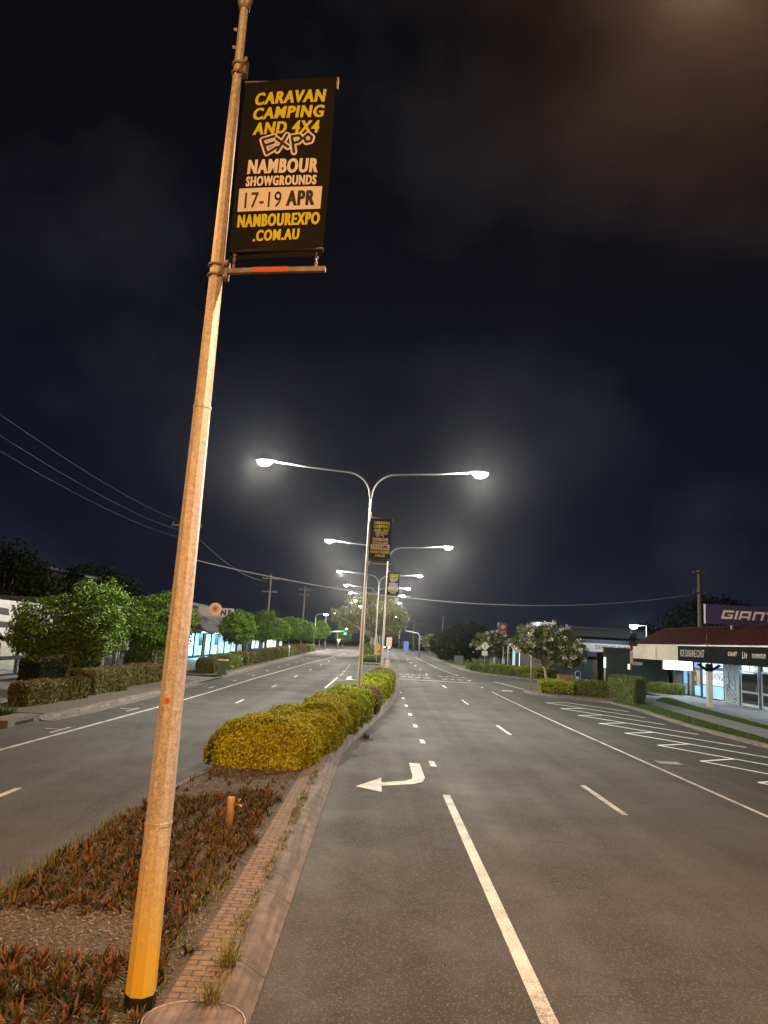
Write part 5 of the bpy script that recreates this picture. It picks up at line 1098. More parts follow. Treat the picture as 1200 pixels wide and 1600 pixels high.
bx('lower_panel', 'cool_glow', 0.05, 0.06, 3.85, 7.15, 0.15, 0.98, lab='pale glowing panel added under the red lettered sign'); bx('display_stand', 'shelf', 0.25, 0.5, 8.65, 9.5, 0.1, 1.9); bx('yellow_parcel', 'warm_glow', 0.2, 0.3, 8.8, 9.0, 1.2, 1.55)
bx('shop_shelf', 'shelf', 1.2, 1.6, 6.3, 9.8, 0.9, 0.96); bx('shop_shelf', 'shelf', 1.2, 1.6, 6.3, 9.8, 1.5, 1.56); bx('display_cabinet', 'shelf', 1.0, 1.6, 4.2, 6.0, 0.03, 0.8)
mb = MB()   # rider picture painted on the panel: loose grey strokes
r = Rib(mb, (-0.004, 3.6, 0), (0, -1, 0), (0, 0, 1), (-1, 0, 0))
for st, wd in [([(.55, 2.05), (.50, 1.85), (.62, 1.55), (.55, 1.25), (.75, .95)], .16), ([(.62, 1.6), (.95, 1.35), (1.2, 1.2)], .09), ([(.5, 1.75), (.2, 1.7)], .06), ([(.25, 1.2), (.30, .9), (.6, .8), (.85, .62)], .10), ([(.75, .95), (1.1, .85), (1.45, .55)], .08), ([(.9, .62), (1.25, .3), (1.6, .45)], .07), ([(.35, 1.2), (.28, 1.05), (.42, .95), (.55, 1.1), (.35, 1.2)], .07), ([(1.15, .35), (1.05, .15), (1.4, .12), (1.55, .3), (1.15, .35)], .06), ([(.8, 1.9), (1.0, 1.7), (1.1, 1.5)], .05)] + [([(.1 + .16 * i + .05 * math.sin(i * 3), 2.6 - .1 * (i % 4)), (.18 + .15 * i, 2.2 - .12 * (i % 3))], .05) for i in range(9)] + [([(.15, .9 - .1 * i), (.5 + .2 * (i % 3), .55 - .08 * i)], .045) for i in range(5)] + [([(1.1 + .08 * i, 1.9 - .2 * i), (1.5, 1.7 - .22 * i)], .06) for i in range(5)]: r.stroke(st, wd)
mu = mb.build('wall_picture', M['dark_wall'], t); mu['label'] = 'loose grey picture of a cyclist on the pale panel'
mb = MB(); mb.box(-0.02, 0.15, 1.42, 1.62, 0, 2.95); mb.box(-0.02, 0.15, -1.15, -0.85, 0, 2.95); mb.box(-0.02, 0.15, -4.6, -4.3, 0, 2.95); mb.build('door_post', M['dark_frame'], t)
for y0, y1 in ((1.42, -0.85), (-1.15, -4.3)):
    mb = MB()
    for z in (0.12, 0.9, 2.2): mb.box(0.0, 0.08, y1, y0, z - 0.06, z + 0.06)
    mb.box(0.001, 0.079, y1, y1 + 0.12, 0, 2.95); mb.box(0.001, 0.079, y0 - 0.12, y0, 0, 2.2)
    mb.box(0.0, 0.08, (y0 + y1) / 2 - 0.04, (y0 + y1) / 2 + 0.04, 2.26, 2.95)
    d = mb.build('door', M['alu'], t); MB().box(0.03, 0.05, y1 + 0.12, y0 - 0.12, 0.18, 2.14).build('pane', M['dark_glass'], d); MB().box(0.03, 0.05, y1 + 0.12, y0 - 0.02, 2.26, 2.95).build('pane', M['glass'], d)
    MB().box(-0.05, -0.02, y1 + 0.2, y1 + 0.24, 0.95, 1.3).build('handle', M['alu'], d)
window(-4.6, -11.8, 'dark_frame', [-7, -9.4], 2.15)
for yy in (8.6, 5.2, 2.4, -3.0, -8.0):
    tb = MB().box(-1.55, -1.43, yy - 0.6, yy + 0.6, 2.66, 2.71).build('awning_light', M['tube'], t)
    area(t, (-1.5, yy, 2.62), (0.2, 1.2), 60, (0.62, 0.85, 1.0))
for yy in (8.5, 5.2, -0.5, -7):
    MB().box(1.4, 1.6, yy - 0.6, yy + 0.6, 2.84, 2.89).build('ceiling_light', M['tube'], t); area(t, (1.5, yy, 2.8), (0.2, 1.2), 420, (0.8, 0.92, 1.0))
nw = thing('neighbour_wall', 'dark green side wall left of the bicycle shop under the cream awning end', 'wall', (21.4, 60.6, gz(60.6) + 0.1))
mb = MB(); mb.box(-2.6, 2.5, 0, 0.25, -0.1, 3.2); mb.build('wall_panel', M['green_wall'], nw); MB().box(-2.65, 2.5, -0.03, 0.28, 3.2, 3.28).build('capping', M['dark_frame'], nw)
# light box under the awning
lb2 = thing('light_box_sign', 'blank glowing white light box hanging under the awning of the bicycle shop', 'light box', (21.8, 53.2, gz(53.2) + 0.1))
MB().box(-1.06, 1.06, -0.10, 0.10, 1.93, 2.60).build('case', M['alu'], lb2); MB().box(-1.02, 1.02, -0.115, -0.1005, 1.97, 2.56).build('face', M['lightbox'], lb2); MB().box(-1.02, 1.02, 0.1005, 0.115, 1.97, 2.56).build('face', M['lightbox'], lb2)
mb = MB(); [mb.tube([(s * 0.8, 0, 2.6), (s * 0.8, 0, 2.72)], 0.02, 6) for s in (-1, 1)]; mb.build('hanger', M['alu'], lb2)
# awning post with a dark bracket
ap = thing('awning_post', 'pale timber awning post with a dark bracket at the grass edge', 'post', (20.35, 44.9, gz(44.9) + 0.1))
mb = MB(); mb.box(-.14, .14, -.14, .14, -.05, 2.15); mb.build('post', M['cream'], ap)
mb = MB(); mb.box(-.16, .16, -.16, .16, 2.15, 2.60); mb.slab([(-.75, -.05, 2.52), (-.16, -.05, 2.15), (-.16, -.05, 2.3), (-.6, -.05, 2.6)], (0, .1, 0)); mb.slab([(.16, -.05, 2.15), (.75, -.05, 2.52), (.6, -.05, 2.6), (.16, -.05, 2.3)], (0, .1, 0)); mb.build('bracket', M['black_fascia'], ap)
MB().tube([(-.18, -.18, 2.2), (-.18, -.18, 5.4)], .022, 6).build('conduit', M['dark_frame'], ap)
# roof sign
rs = thing('roof_sign', 'long navy roof sign with pale slanted GIANT lettering above the bicycle shop', 'sign', (20.7, 46, gz(46)), R(-2.0))
bd = MB().box(0, 7.0, 0.0, 0.30, 5.18, 6.42).build('sign_box', M['navy_sign'], rs)
mb = MB(); [mb.box(xa, xa + 0.1, 0.05, 0.15, 4.3, 5.18) for xa in (1.6, 3.4, 5.2)]; mb.build('support', M['rusty'], rs)
mb = MB(); T = 0.14
def gl(x, parts, sk=0.32):
    for p in parts: mb.poly([(x + a + sk * b, -0.004, 5.55 + b) for a, b in p])
Hh = 0.54; q = T * 0.92
def G(x, w_):
    gl(x, [[(0, 0), (T, 0), (T, Hh), (0, Hh)], [(T, 0), (w_, 0), (w_, q), (T, q)], [(T, Hh - q), (w_, Hh - q), (w_, Hh), (T, Hh)], [(w_ - T, q), (w_, q), (w_, Hh * .52), (w_ - T, Hh * .52)], [(w_ * .5, Hh * .42), (w_ - T, Hh * .42), (w_ - T, Hh * .42 + q * .5), (w_ * .5, Hh * .42 + q * .5)]])
G(0.95, 0.68)
gl(1.76, [[(0, 0), (T * 1.1, 0), (T * 1.1, Hh), (0, Hh)]])
gl(2.04, [[(0, 0), (T, 0), (T, Hh - q), (0, Hh - q)], [(0, Hh - q), (.68, Hh - q), (.68, Hh), (0, Hh)], [(.68 - T, 0), (.68, 0), (.68, Hh - q), (.68 - T, Hh - q)], [(T, q * .9), (.68 - T, q * .9), (.68 - T, q * 1.7), (T, q * 1.7)]])
gl(2.88, [[(0, 0), (T, 0), (T, Hh - q), (0, Hh - q)], [(0, Hh - q), (.66, Hh - q), (.66, Hh), (0, Hh)], [(.66 - T, 0), (.66, 0), (.66, Hh - q), (.66 - T, Hh - q)]])
gl(3.66, [[(.18, 0), (.18 + T, 0), (.18 + T, Hh - q), (.18, Hh - q)], [(-.05, Hh - q), (.6, Hh - q), (.6, Hh), (-.05, Hh)]])
mb.build('lettering', M['sign_pale'], bd)
# small service buildings behind, LED lamp on a bracket
ld = thing('wall_lamp', 'cool white lamp on an angled bracket above the bus stop sign', 'lamp', (24.54, 70, gz(70)))
mb = MB(); mb.tube([(1.24, 0, 3.2), (1.24, 0, 5.62), (0.2, 0, 5.58)], 0.05, 8); mb.build('bracket', M['alu'], ld)
h_ = MB(); h_.ell((0, 0, 5.58), (0.34, 0.2, 0.12), 12, 6, 0.0, 1.0); h_.build('lamp_head', M['alu'], ld); l_ = MB(); l_.ell((0, 0, 5.57), (0.36, 0.3, 0.36), 14, 7, -1.0, 0.0); l_.build('lens', M['lens_cool'], ld)
light_obj('lamp_light', 'POINT', 900, (0.62, 0.86, 1.0), ld, (0, -0.05, 5.0), size=0.15)
# denture clinic
dc = thing('denture_clinic', 'denture clinic with blue trim and a pale name board behind the dark hedge', 'building', (21.0, 75, gz(75)))
mb = MB(); mb.box(-3.6, 9, 0.3, 14, 0, 3.9); mb.build('wall', M['dark_wall'], dc)
MB().box(-3.9, 8, -0.3, 0.25, 3.72, 4.08).build('blue_fascia', M['blue_trim'], dc); MB().box(-3.9, 8, -0.28, 0.25, 2.35, 2.85).build('blue_fascia', M['blue_trim'], dc)
nb = MB().box(-1.0, 7.2, -0.33, 0.25, 2.86, 3.70).build('name_board', M['pink_panel'], dc)
mb = MB(); mb.text('DENTURE CARE PLUS', (1.3, -0.335, 3.12), (1, 0, 0), (0, 0, 1), 4.6, 0.42, 0.03); mb.build('lettering', M['ink_black'], nb)
mb = MB(); mb.poly([(0.1 + .28 * math.cos(a), -0.336, 3.28 + .24 * math.sin(a)) for a in np.linspace(0, 6.28, 14, endpoint=False)]); mb.poly([(-.55 + .2 * math.cos(a), -0.3365, 3.28 + .2 * math.sin(a)) for a in np.linspace(0, 6.28, 14, endpoint=False)]); mb.build('emblem', M['blue_trim'], nb)
MB().box(1.2, 2.4, 0.26, 0.32, 0.1, 2.3).build('door', M['timber_frame'], dc)
mb = MB(); mb.box(-3.6, 6, 3, 8, 3.9, 5.0); mb.slab([(-3, 1, 4.35), (7.5, 1, 4.4), (7.5, 2.5, 5.2), (-3, 2.5, 4.9)], (0, 0.1, 0.05)); mb.build('roof', M['dark_wall'], dc)
sk_ = MB(); sk_.slab([(-3.2, -0.1, 4.36), (-1.2, -0.1, 4.36), (-1.3, -0.1, 4.62), (-2.2, -0.1, 4.9), (-3.0, -0.1, 4.6)], (0, 0.15, 0)); sk_.build('lit_panel', M['blue_sign'], dc)
MB().tube([(-1.2, 1.5, 4.35), (-1.2, 1.5, 5.5)], 0.12, 8).build('flue', M['alu'], dc)
# shops behind the frangipani trees
bs = thing('corner_shop', 'low shop with pale posts and lit entry behind the frangipani trees', 'shop', (21, 92, gz(92)))
mb = MB(); mb.box(-3.2, 10, 0, 22, 0, 3.4); mb.build('wall', M['dark_wall'], bs); MB().box(-4.5, 10, -1.2, 22, 2.9, 3.6).build('awning', M['dark_wall'], bs)
for k in range(7): MB().box(-3.26, -3.2, 2 + 2.6 * k, 3.6 + 2.6 * k, 0.3, 2.6).build('window', M['cool_glow' if k % 3 == 0 else 'dark_glass'], bs)
MB().box(-3.1, -2.3, -0.06, 0.0, 0.1, 2.7).build('door', M['white_lit'], bs); MB().box(-2.2, -0.6, -0.05, 0.0, 0.1, 2.7).build('brick_panel', M['orange_brick'], bs); MB().box(0.3, 1.3, -0.05, 0.0, 0.9, 2.2).build('window', M['warm_glow'], bs)
for k in range(6): MB().tube([(-4.3, 1 + 3.6 * k, 0), (-4.3, 1 + 3.6 * k, 2.9)], 0.09, 8).build('awning_post', M['white'], bs)
MB().box(-3.27, -3.21, 6.2, 6.9, 2.65, 2.85).build('exit_light', M['exit_glow'], bs)
# barber style standing sign with red, white and blue bands
bp_ = thing('standing_sign', 'narrow standing sign with red, white and pale blue bands under the frangipani', 'sign', (18.0, 84, gz(84) + 0.1))
MB().box(-.28, .28, -.06, .06, 0.0, .75).build('base', M['white_lit'], bp_); MB().box(-.3, .3, -.07, .07, .75, 1.35).build('blue_band', M['bin_blue'], bp_); MB().box(-.26, .26, -.065, .065, 1.35, 2.5).build('red_band', M['red_ink'], bp_); MB().tube([(0, -.07, 1.4), (.1, -.07, 1.9), (-.1, -.07, 2.3)], .05, 6).build('white_stripe', M['white_lit'], bp_)
# lit sign on posts above the frangipani
ls = thing('illuminated_sign', 'bright white and pink lit sign above the large frangipani tree', 'sign', (19.1, 85, gz(85)))
f_ = MB().box(-1.3, 1.3, 0, 0.25, 4.6, 5.85).build('sign_case', M['grey_wall'], ls); MB().box(-0.72, 1.25, -0.02, -0.003, 5.45, 5.8).build('white_strip', M['neon_sign'], f_); MB().box(-0.45, 1.25, -0.02, -0.003, 4.66, 4.98).build('green_strip', M['neon_green'], f_); MB().box(-0.72, 1.25, -0.018, -0.003, 5.0, 5.44).build('panel', M['neon_sign'], f_)
mb = MB(); mb.poly([(-1.2, -.03, 4.7), (-.98, -.03, 4.7), (-.9, -.03, 5.1), (-.82, -.03, 4.72), (-.62, -.03, 4.72), (-.85, -.03, 5.8)]); mb.build('emblem', M['neon_sign'], f_)
mb = MB(); mb.text('PLANNING', (-.66, -.024, 5.5), (1, 0, 0), (0, 0, 1), 1.8, .25, .03); mb.build('lettering', M['grey_wall'], f_); mb = MB(); mb.text('STUDIO', (-.66, -.024, 5.08), (1, 0, 0), (0, 0, 1), 1.8, .28, .04); mb.build('pink_lettering', M['pink_neon'], f_)
mb = MB(); [mb.tube([(s, .12, 0), (s, .12, 4.6)], .09, 8) for s in (-.9, .9)]; mb.build('support', M['dark_frame'], ls)
rd = thing('pylon_sign', 'dark red upright sign on a post behind the small frangipani', 'sign', (18.0, 105, gz(105)))
f_ = MB().box(-.66, .66, 0, .25, 3.85, 6.05).build('sign_case', M['dark_frame'], rd); MB().box(-.58, .58, -.02, -.003, 3.95, 5.95).build('face', M['sign_red'], f_)
mb = MB(); mb.poly([(.3 * math.cos(a), -.024, 5.4 + .3 * math.sin(a)) for a in np.linspace(0, 6.28, 12, endpoint=False)]); mb.box(-.4, .4, -.025, -.022, 4.75, 4.83); mb.box(-.4, .4, -.025, -.022, 4.5, 4.58); mb.build('emblem', M['pink_panel'], f_); MB().tube([(0, .12, 0), (0, .12, 3.85)], .12, 8).build('post', M['dark_frame'], rd)
# right side farther blocks
for i, (x0, y0, w_, h_, lb_) in enumerate([(24, 112, 18, 5.0, 'dark low building beyond the red pylon sign'), (26, 98, 14, 5.6, 'dark flat roofed building behind the lit white and pink sign'), (13.5, 140, 16, 3.6, 'far low building on the right of the street')]):
    b = thing('building', lb_, 'building', (x0, y0, gz(y0))); MB().box(0, w_, 0, 12, 0, h_).build('wall', M['dark_wall'], b); MB().box(-.2, w_ + .2, -.2, 12.2, h_, h_ + .3).build('roof', M['grey_wall'], b)
    for k in range(3): MB().box(1 + 3.4 * k, 3 + 3.4 * k, -.05, -.002, 1, 2.4).build('window', M['cool_glow' if (k + i) % 3 == 0 else 'dark_glass'], b)
# lit boards down the right kerb
for x, y, w_, z0, z1, ma, lb_ in [(11.0, 118, 0.55, 0.6, 2.2, 'white_lit', 'tilted white lit board by the dark trees'), (6.1, 150, 0.5, 0.5, 2.4, 'blue_sign', 'blue lit board at the end of the right kerb')]:
    b = thing('lit_board', lb_, 'sign', (x, y, gz(y)), 0.15); MB().box(-w_, w_, 0, .12, z0, z1).build('case', M['alu'], b); MB().box(-w_ + .05, w_ - .05, -.015, -.002, z0 + .05, z1 - .05).build('face', M[ma], b); MB().box(-.05, .05, .03, .1, 0, z0).build('post', M['alu'], b)

# ------------------------------------------------------------------ traffic signals
def signal_head(parent, x, z, col=None, y=0):
    h = MB().box(x - .20, x + .20, y - .12, y + .12, z - .55, z + .55).build('signal_head', M['dark_frame'], parent)
    for k, zz in enumerate((.34, 0, -.34)):
        on = (col == 'green_signal' and k == 2) or (col == 'red_signal' and k == 0)
        mb = MB(); mb.ell((x, y - .12, z + zz), (.13, .06, .13), 12, 8); mb.build('signal_lens', M[col] if on else M['dark_glass'], h)
    return h
def mast(label, x, y, h, L, s, col, side_head=False):
    t = thing('traffic_signal', label, 'traffic signal', (x, y, gz(y) + .1), 0, 'traffic signals')
    MB().tube([(0, 0, 0), (0, 0, h - .5), (s * .25, 0, h), (s * L, 0, h + L * 0.12)], [.13, .11, .10, .07], 8).build('mast_arm', M['alu'], t)
    if col: signal_head(t, s * L, h + L * .12 - 0.2, col)
    return t
mast('left mast arm holding the bright green signal', -9.6, 136, 3.1, 3.7, 1, 'green_signal')
gl_ = light_obj('signal_light', 'POINT', 260, (0.05, 1.0, 0.7), None, (-5.9, 135.2, gz(135) + 3.3), size=0.2)
mast('bent grey mast arm with no lit signal on the right kerb', 6.9, 118, 3.75, 2.3, -1, None)
t = thing('traffic_signal', 'unlit signal head on a low post at the left corner', 'traffic signal', (-9.3, 134, gz(134) + .1), 0, 'traffic signals'); MB().tube([(0, 0, 0), (0, 0, 2.2)], .09, 8).build('post', M['alu'], t); signal_head(t, 0, 2.0)
for x, y, col, lb_ in [(3.9, 205, 'red_signal', 'far red traffic signal at the next crossing'), (6.6, 215, None, 'far unlit signal post right of the red one'), (1.9, 210, None, 'far unlit signal post beside the oncoming headlights')]:
    t = thing('traffic_signal', lb_, 'traffic signal', (x, y, gz(y)), 0, 'traffic signals'); MB().tube([(0, 0, 0), (0, 0, 5.2)], .12, 8).build('post', M['wood'], t); signal_head(t, 0, 2.7, col)
c = thing('car', 'far oncoming dark car with white headlights', 'car', (2.6, 190, gz(190)))
mb = MB(); mb.slab([(-.85, 0, .3), (.85, 0, .3), (.9, 0, .7), (.85, 0, .95), (-.85, 0, .95), (-.9, 0, .7)], (0, 4.2, 0)); mb.raw([(-.8, .9, .95), (.8, .9, .95), (.8, 3.8, .95), (-.8, 3.8, .95), (-.62, 1.6, 1.45), (.62, 1.6, 1.45), (.62, 3.3, 1.45), (-.62, 3.3, 1.45)], [(4, 5, 6, 7), (0, 1, 5, 4), (1, 2, 6, 5), (2, 3, 7, 6), (3, 0, 4, 7)]); mb.build('body', M['car_paint'], c)
for s in (-1, 1):
    mb = MB(); mb.ell((s * .62, -.02, .72), (.24, .06, .16), 12, 6); mb.build('headlight', M['headlight'], c)
    for yy in (.8, 3.4): MB().tube([(s * .72, yy, .32), (s * .9, yy, .32)], .32, 14).build('wheel', M['rubber'], c)
# kerb side street lamps on the left
for x, y, z, lb_, nm in [(-8.6, 120, 6.1, 'small street lamp on a short arm above the left trees', 'white'), (-8.4, 141, 7.0, 'small street lamp beside the left edge of the big tree crown', 'white'), (-6.4, 150, 4.3, 'orange lamp low beside the green signal', 'sodium')]:
    t = thing('kerb_lamp', lb_, 'street lamp', (x, y, gz(y)), 0, 'single street lamps on the left kerb'); MB().tube([(-1.6, 0, 0), (-1.6, 0, z - .5), (-1.3, 0, z - .1), (0, 0, z)], [.09, .07, .05, .045], 8).build('pole', M['arm'], t)
    mb = MB(); mb.ell((0, 0, z), (.36, .18, .1), 12, 6, 0, 1); mb.build('lamp_head', M['head'], t); mb = MB(); mb.ell((0, 0, z - .01), (.33, .2, .2), 12, 6, -1, 0); mb.build('lens', M['lens_' + nm], t)
    light_obj('lamp_light', 'SPOT', 5000, WHITE_LIGHT if nm == 'white' else SODIUM_LIGHT, t, (0, 0, z - .25), size=.15)

# ------------------------------------------------------------------ shops on the left
t = thing('white_shop', 'white fronted shop with a tall slanted black logo and bright windows at the left edge', 'shop', (-19, 36, gz(36) + 0.12))
mb = MB(); mb.box(-9, -8.8, -14, 7, 0, 3.63); mb.box(-8.8, 0, 6.8, 7, 0, 3.63); mb.box(-8.8, 0, -14, -13.8, 0, 3.63); mb.box(-0.2, 0, -13.8, 6.8, 2.75, 3.63); mb.build('wall', M['white'], t)
MB().box(-9, 0, -13.8, 6.8, -0.01, 0.03).build('shop_floor', M['interior_floor'], t); MB().box(-9.2, 0.2, -14, 7, 3.64, 3.74).build('roof', M['dark_wall'], t); MB().box(-4.1, -4.0, -13.8, 6.8, 0.03, 2.7).build('interior_wall', M['interior'], t); MB().box(-8.8, -0.2, -13.8, 6.8, 2.70, 2.745).build('ceiling', M['interior'], t)
MB().box(0, 2.45, -14, -0.2, 2.0, 2.1).build('awning', M['white'], t)
fa = MB().box(2.42, 2.55, -14, -0.2, 1.86, 3.72).build('fascia', M['white'], t); MB().box(0.0, 2.41, -0.36, -0.22, 1.86, 3.72).build('fascia', M['white'], t)
mb = MB()   # tall slanted logo strokes and a small caption
def sl(pts): mb.poly([(2.553, y_, z_) for y_, z_ in pts])
sl([(-6.2, 3.45), (-3.35, 3.35), (-3.2, 3.05), (-6.0, 3.15)]); sl([(-5.8, 2.85), (-2.75, 2.75), (-2.6, 2.5), (-5.6, 2.55)]); sl([(-5.9, 3.2), (-5.4, 3.2), (-3.4, 2.1), (-2.8, 1.95), (-3.5, 1.92)])
sl([(-3.2, 3.55), (-2.85, 3.55), (-1.9, 2.55), (-2.2, 2.5)]); sl([(-2.0, 3.1), (-1.7, 3.1), (-1.2, 2.5), (-1.5, 2.5)]); sl([(-4.6, 2.18), (-2.6, 2.1), (-2.4, 1.95), (-4.3, 2.0)])
mb.build('logo', M['ink_black'], fa)
mb = MB(); mb.text('LASHES + BEAUTY', (2.553, -4.6, 1.89), (0, 1, 0), (0, 0, 1), 3.6, 0.14, 0.0); mb.build('caption', M['dark_frame'], fa)
mb = MB()
for yy in (-13.6, -9.5, -5.5, 1.2, 3.35, 5.0, 6.75): mb.box(-.08, .06, yy - (.16 if yy in (1.2, 5.0) else .07), yy + (.16 if yy in (1.2, 5.0) else .07), 0.02, 2.74)
mb.box(-.075, .055, -13.6, 6.7, .82, 1.02); mb.box(-.075, .055, -13.6, 6.7, .0, .14); w_ = mb.build('window', M['dark_frame'], t); MB().box(-.02, -.01, -13.6, 6.7, .1, 2.7).build('pane', M['glass'], w_)
MB().box(-3.98, -3.92, 3.6, 4.6, 1.3, 2.2).build('wall_picture', M['shelf'], t); MB().box(-3.96, -3.9, 5.3, 6.6, .3, 1.5).build('poster', M['poster_warm'], t); MB().box(-2.2, -1.6, 3.7, 4.7, .03, 1.1).build('counter', M['dark_wall'], t)
for yy in (-8, -2, 2.4, 5.2): MB().box(-2.3, -1.9, yy - .5, yy + .5, 2.64, 2.69).build('ceiling_light', M['warm_tube'], t); area(t, (-2.1, yy, 2.6), (.5, 1.0), 70, (1.0, 0.86, 0.66))
ch = thing('bar_chair', 'black bucket chair behind the white shop window', 'chair', (-20.0, 37.4, gz(37) + .15))
mb = MB(); mb.ell((0, 0, .72), (.30, .30, .16), 14, 6, -1, .2); mb.build('seat', M['dark_frame'], ch); mb = MB(); mb.slab([(-.28, .22, .72), (.28, .22, .72), (.32, .26, 1.12), (-.32, .26, 1.12)], (0, .05, 0)); mb.build('backrest', M['dark_frame'], ch)
for sx in (-1, 1):
    for sy in (-1, 1): MB().tube([(sx * .14, sy * .14, .62), (sx * .26, sy * .24, 0)], .015, 6).build('leg', M['dark_frame'], ch)
t = thing('dark_arcade', 'unlit shop arcade with pale posts between the white shop and the blue lit shop', 'shop', (-18.6, 44, gz(48) + .1))
mb = MB(); mb.box(-10, -.2, 0, 20, 0, 4.0); mb.build('wall', M['dark_wall'], t); MB().box(-.2, 2.2, 0.2, 20, 2.75, 2.9).build('awning', M['dark_wall'], t); MB().box(2.2, 2.32, .2, 20, 2.6, 3.5).build('fascia', M['grey_wall'], t); MB().box(-10.1, 0.0, -.1, 20.1, 4.0, 4.25).build('roof', M['dark_wall'], t)
for yy in (3.2, 5.2, 10, 15): MB().box(1.9, 2.1, yy - .12, yy + .12, 0, 2.75).build('awning_post', M['white'], t)
for k in range(6): w_ = MB().box(-.19, -.12, 1.5 + 3 * k, 4.1 + 3 * k, .5, 2.5).build('window', M['dark_glass'], t)
MB().box(-.115, -.09, 5.5, 6.6, 1.3, 2.2).build('menu_board', M['blue_sign'], t); MB().box(-.11, -.09, 7.2, 7.5, 1.5, 2.2).build('lit_strip', M['warm_glow'], t); MB().box(-.11, -.09, 15, 17.2, 1.2, 2.0).build('lit_poster', M['cool_glow'], t); MB().box(-.11, -.09, 10.5, 12.6, 1.6, 1.9).build('lit_strip', M['warm_glow'], t)
for yy in (4.6, 6.0): MB().box(-.02, .2, yy, yy + .35, 0.0, .9).build('pale_panel', M['white'], t)
t = thing('blue_lit_shop', 'shop with glowing blue windows below a flower sign ending in NS', 'shop', (-17.3, 66, gz(78)))
mb = MB(); mb.box(-12, -.2, 0, 36, 0, 4.9); mb.box(-12, 0, 30, 36, 0, 4.9); mb.build('wall', M['dark_wall'], t); MB().box(-12.2, .1, -.2, 36.2, 4.9, 5.2).build('roof', M['grey_wall'], t)
MB().box(-.2, 2.0, 0, 24, 2.55, 2.70).build('awning', M['grey_wall'], t); aw = MB(); aw.slab([(2.0, 0, 2.5), (2.0, 8.5, 2.5), (1.0, 8.5, 3.9), (1.0, 0, 3.9)], (-.08, 0, 0)); aw.build('awning_face', M['grey_wall'], t)
mb = MB(); mb.slab([(2.02, 8.8, 3.75), (2.02, 10.2, 2.5), (2.02, 10.9, 2.5), (2.02, 10.2, 3.3)], (-.08, 0, 0)); mb.build('leaf_panel', M['white'], t)
MB().box(1.9, 2.0, 8.6, 24, 2.5, 3.8).build('fascia', M['dark_wall'], t)
for k in range(8):
    ma = 'poster' if k % 4 != 3 else 'cool_glow'
    f_ = MB().box(-.19, -.06, 1.0 + 3.5 * k, 4.0 + 3.5 * k, .15, 2.5).build('window', M['dark_frame'], t); MB().box(-.058, -.045, 1.15 + 3.5 * k, 2.4 + 3.5 * k, .3, 2.35).build('pane', M[ma], f_); MB().box(-.058, -.045, 2.6 + 3.5 * k, 3.85 + 3.5 * k, .3, 1.2 if k % 2 else 2.35).build('pane', M['cool_glow'], f_)
for k in range(4): MB().box(.9, 1.1, 3 + 5.5 * k, 4.2 + 5.5 * k, 2.48, 2.54).build('awning_light', M['tube'], t); area(t, (1.0, 3.6 + 5.5 * k, 2.44), (.3, 1.2), 520, (0.30, 0.80, 1.0))
for k in range(4): MB().box(1.85, 1.99, 6 * k, 6 * k + .18, 0, 2.5).build('awning_post', M['sign_back'], t)
sg = thing('flower_sign', 'pale fascia sign with an orange flower disc and the letters NS', 'sign', (-15.6, 70, gz(70)))
bd = MB().box(-1.6, 1.75, 0, .12, 4.15, 4.98).build('panel', M['pink_panel'], sg); MB().box(-1.0, 1.05, 0.01, .10, 3.86, 4.12).build('lower_strip', M['panel_grey'], sg)
mb = MB(); mb.slab([(0.02 + .60 * math.cos(a), -.005, 4.85 + .60 * math.sin(a)) for a in np.linspace(0, 2 * math.pi, 24, endpoint=False)], (0, -.05, 0)); mb.build('flower_disc', M['flower_peach'], bd)
mb = MB(); mb.slab([(0.02 + .33 * math.cos(a), -.056, 4.87 + .33 * math.sin(a)) for a in np.linspace(0, 2 * math.pi, 20, endpoint=False)], (0, -.02, 0)); mb.build('flower_ring', M['flower_orange'], bd); mb = MB(); mb.slab([(0.02 + .12 * math.cos(a), -.077, 4.88 + .12 * math.sin(a)) for a in np.linspace(0, 2 * math.pi, 14, endpoint=False)], (0, -.02, 0)); mb.build('flower_eye', M['sign_red'], bd)
mb = MB(); mb.text('NS', (.55, -.006, 4.26), (1, 0, 0), (0, 0, 1), 1.0, .58, .05); mb.build('lettering', M['ink_black'], bd)
mb = MB(); [mb.box(xa, xa + .1, .02, .1, 2.6, 3.86) for xa in (-.8, .8)]; mb.build('support', M['dark_frame'], sg)
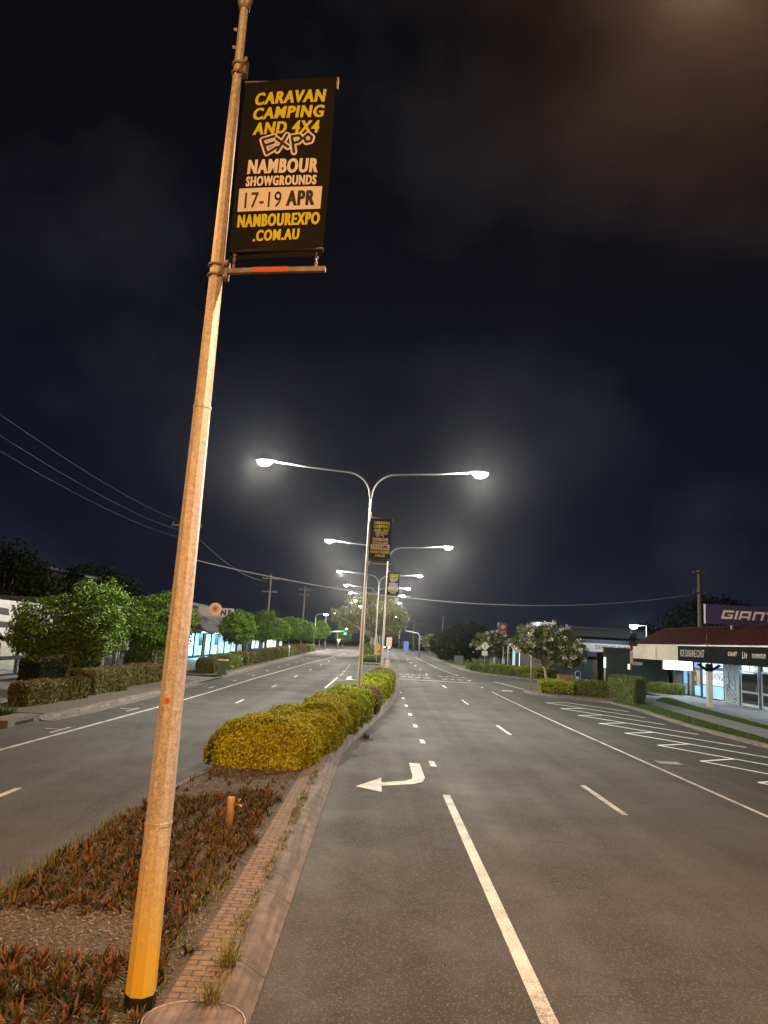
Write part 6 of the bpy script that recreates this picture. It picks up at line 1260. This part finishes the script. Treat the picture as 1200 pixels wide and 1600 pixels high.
t = thing('far_shops', 'low far shop block with a white lit front behind the left trees', 'shop', (-17.5, 103, gz(110)))
mb = MB(); mb.box(-10, -.2, 0, 36, 0, 3.4); mb.build('wall', M['dark_wall'], t); MB().box(-10.2, 1.6, -.2, 36.2, 2.9, 3.5).build('awning', M['grey_wall'], t)
for k in range(9): MB().box(-.19, -.1, .8 + 3.8 * k, 3.4 + 3.8 * k, .3, 2.5).build('window', M[('white_lit', 'cool_glow', 'dark_glass', 'poster', 'warm_glow')[k % 5]], t)
area(t, (1.2, 10, 2.8), (.4, 12), 300, (0.9, 0.95, 1.0))
ab = thing('apartment_block', 'dark three storey apartment block behind the white shop', 'building', (-32, 58, gz(58)))
mb = MB(); mb.box(-6, 5.5, 0, 14, 0, 6.9); mb.build('wall', M['dark_wall'], ab); MB().box(-6.4, 5.9, -.5, 14.4, 6.9, 7.15).build('roof', M['grey_wall'], ab)
for z in (3.0, 5.2):
    MB().box(-5, 5.3, -1.2, 0, z - .12, z).build('balcony', M['grey_wall'], ab)
    mb = MB(); [mb.box(-5 + .35 * k, -4.96 + .35 * k, -1.18, -1.14, z, z + .95) for k in range(30)]; mb.box(-5, 5.3, -1.2, -1.12, z + .95, z + 1.0); mb.build('railing', M['white'], ab)
    MB().box(-1.5, -1.1, -.06, 0.0, z, z + 1.7).build('wall_strip', M['white'], ab)
    for k in range(3): MB().box(-4.5 + 3.4 * k, -2.6 + 3.4 * k, -.05, -.002, z + .1, z + 1.6).build('window', M['dark_glass'], ab)

# ------------------------------------------------------------------ damp night air
hz, t_, b_, o_ = new_mat('night air')
pv = t_.nodes.new('ShaderNodeVolumePrincipled'); pv.inputs['Color'].default_value = (0.9, 0.93, 1.0, 1); pv.inputs['Density'].default_value = 0.00012; pv.inputs['Anisotropy'].default_value = 0.93
t_.nodes.remove(b_); t_.links.new(pv.outputs[0], o_.inputs['Volume'])
tag(MB().box(-620, 620, -90, 1510, -1.2, 40).build('haze', hz), None, None, None, 'stuff')
SC.cycles.volume_bounces = 0
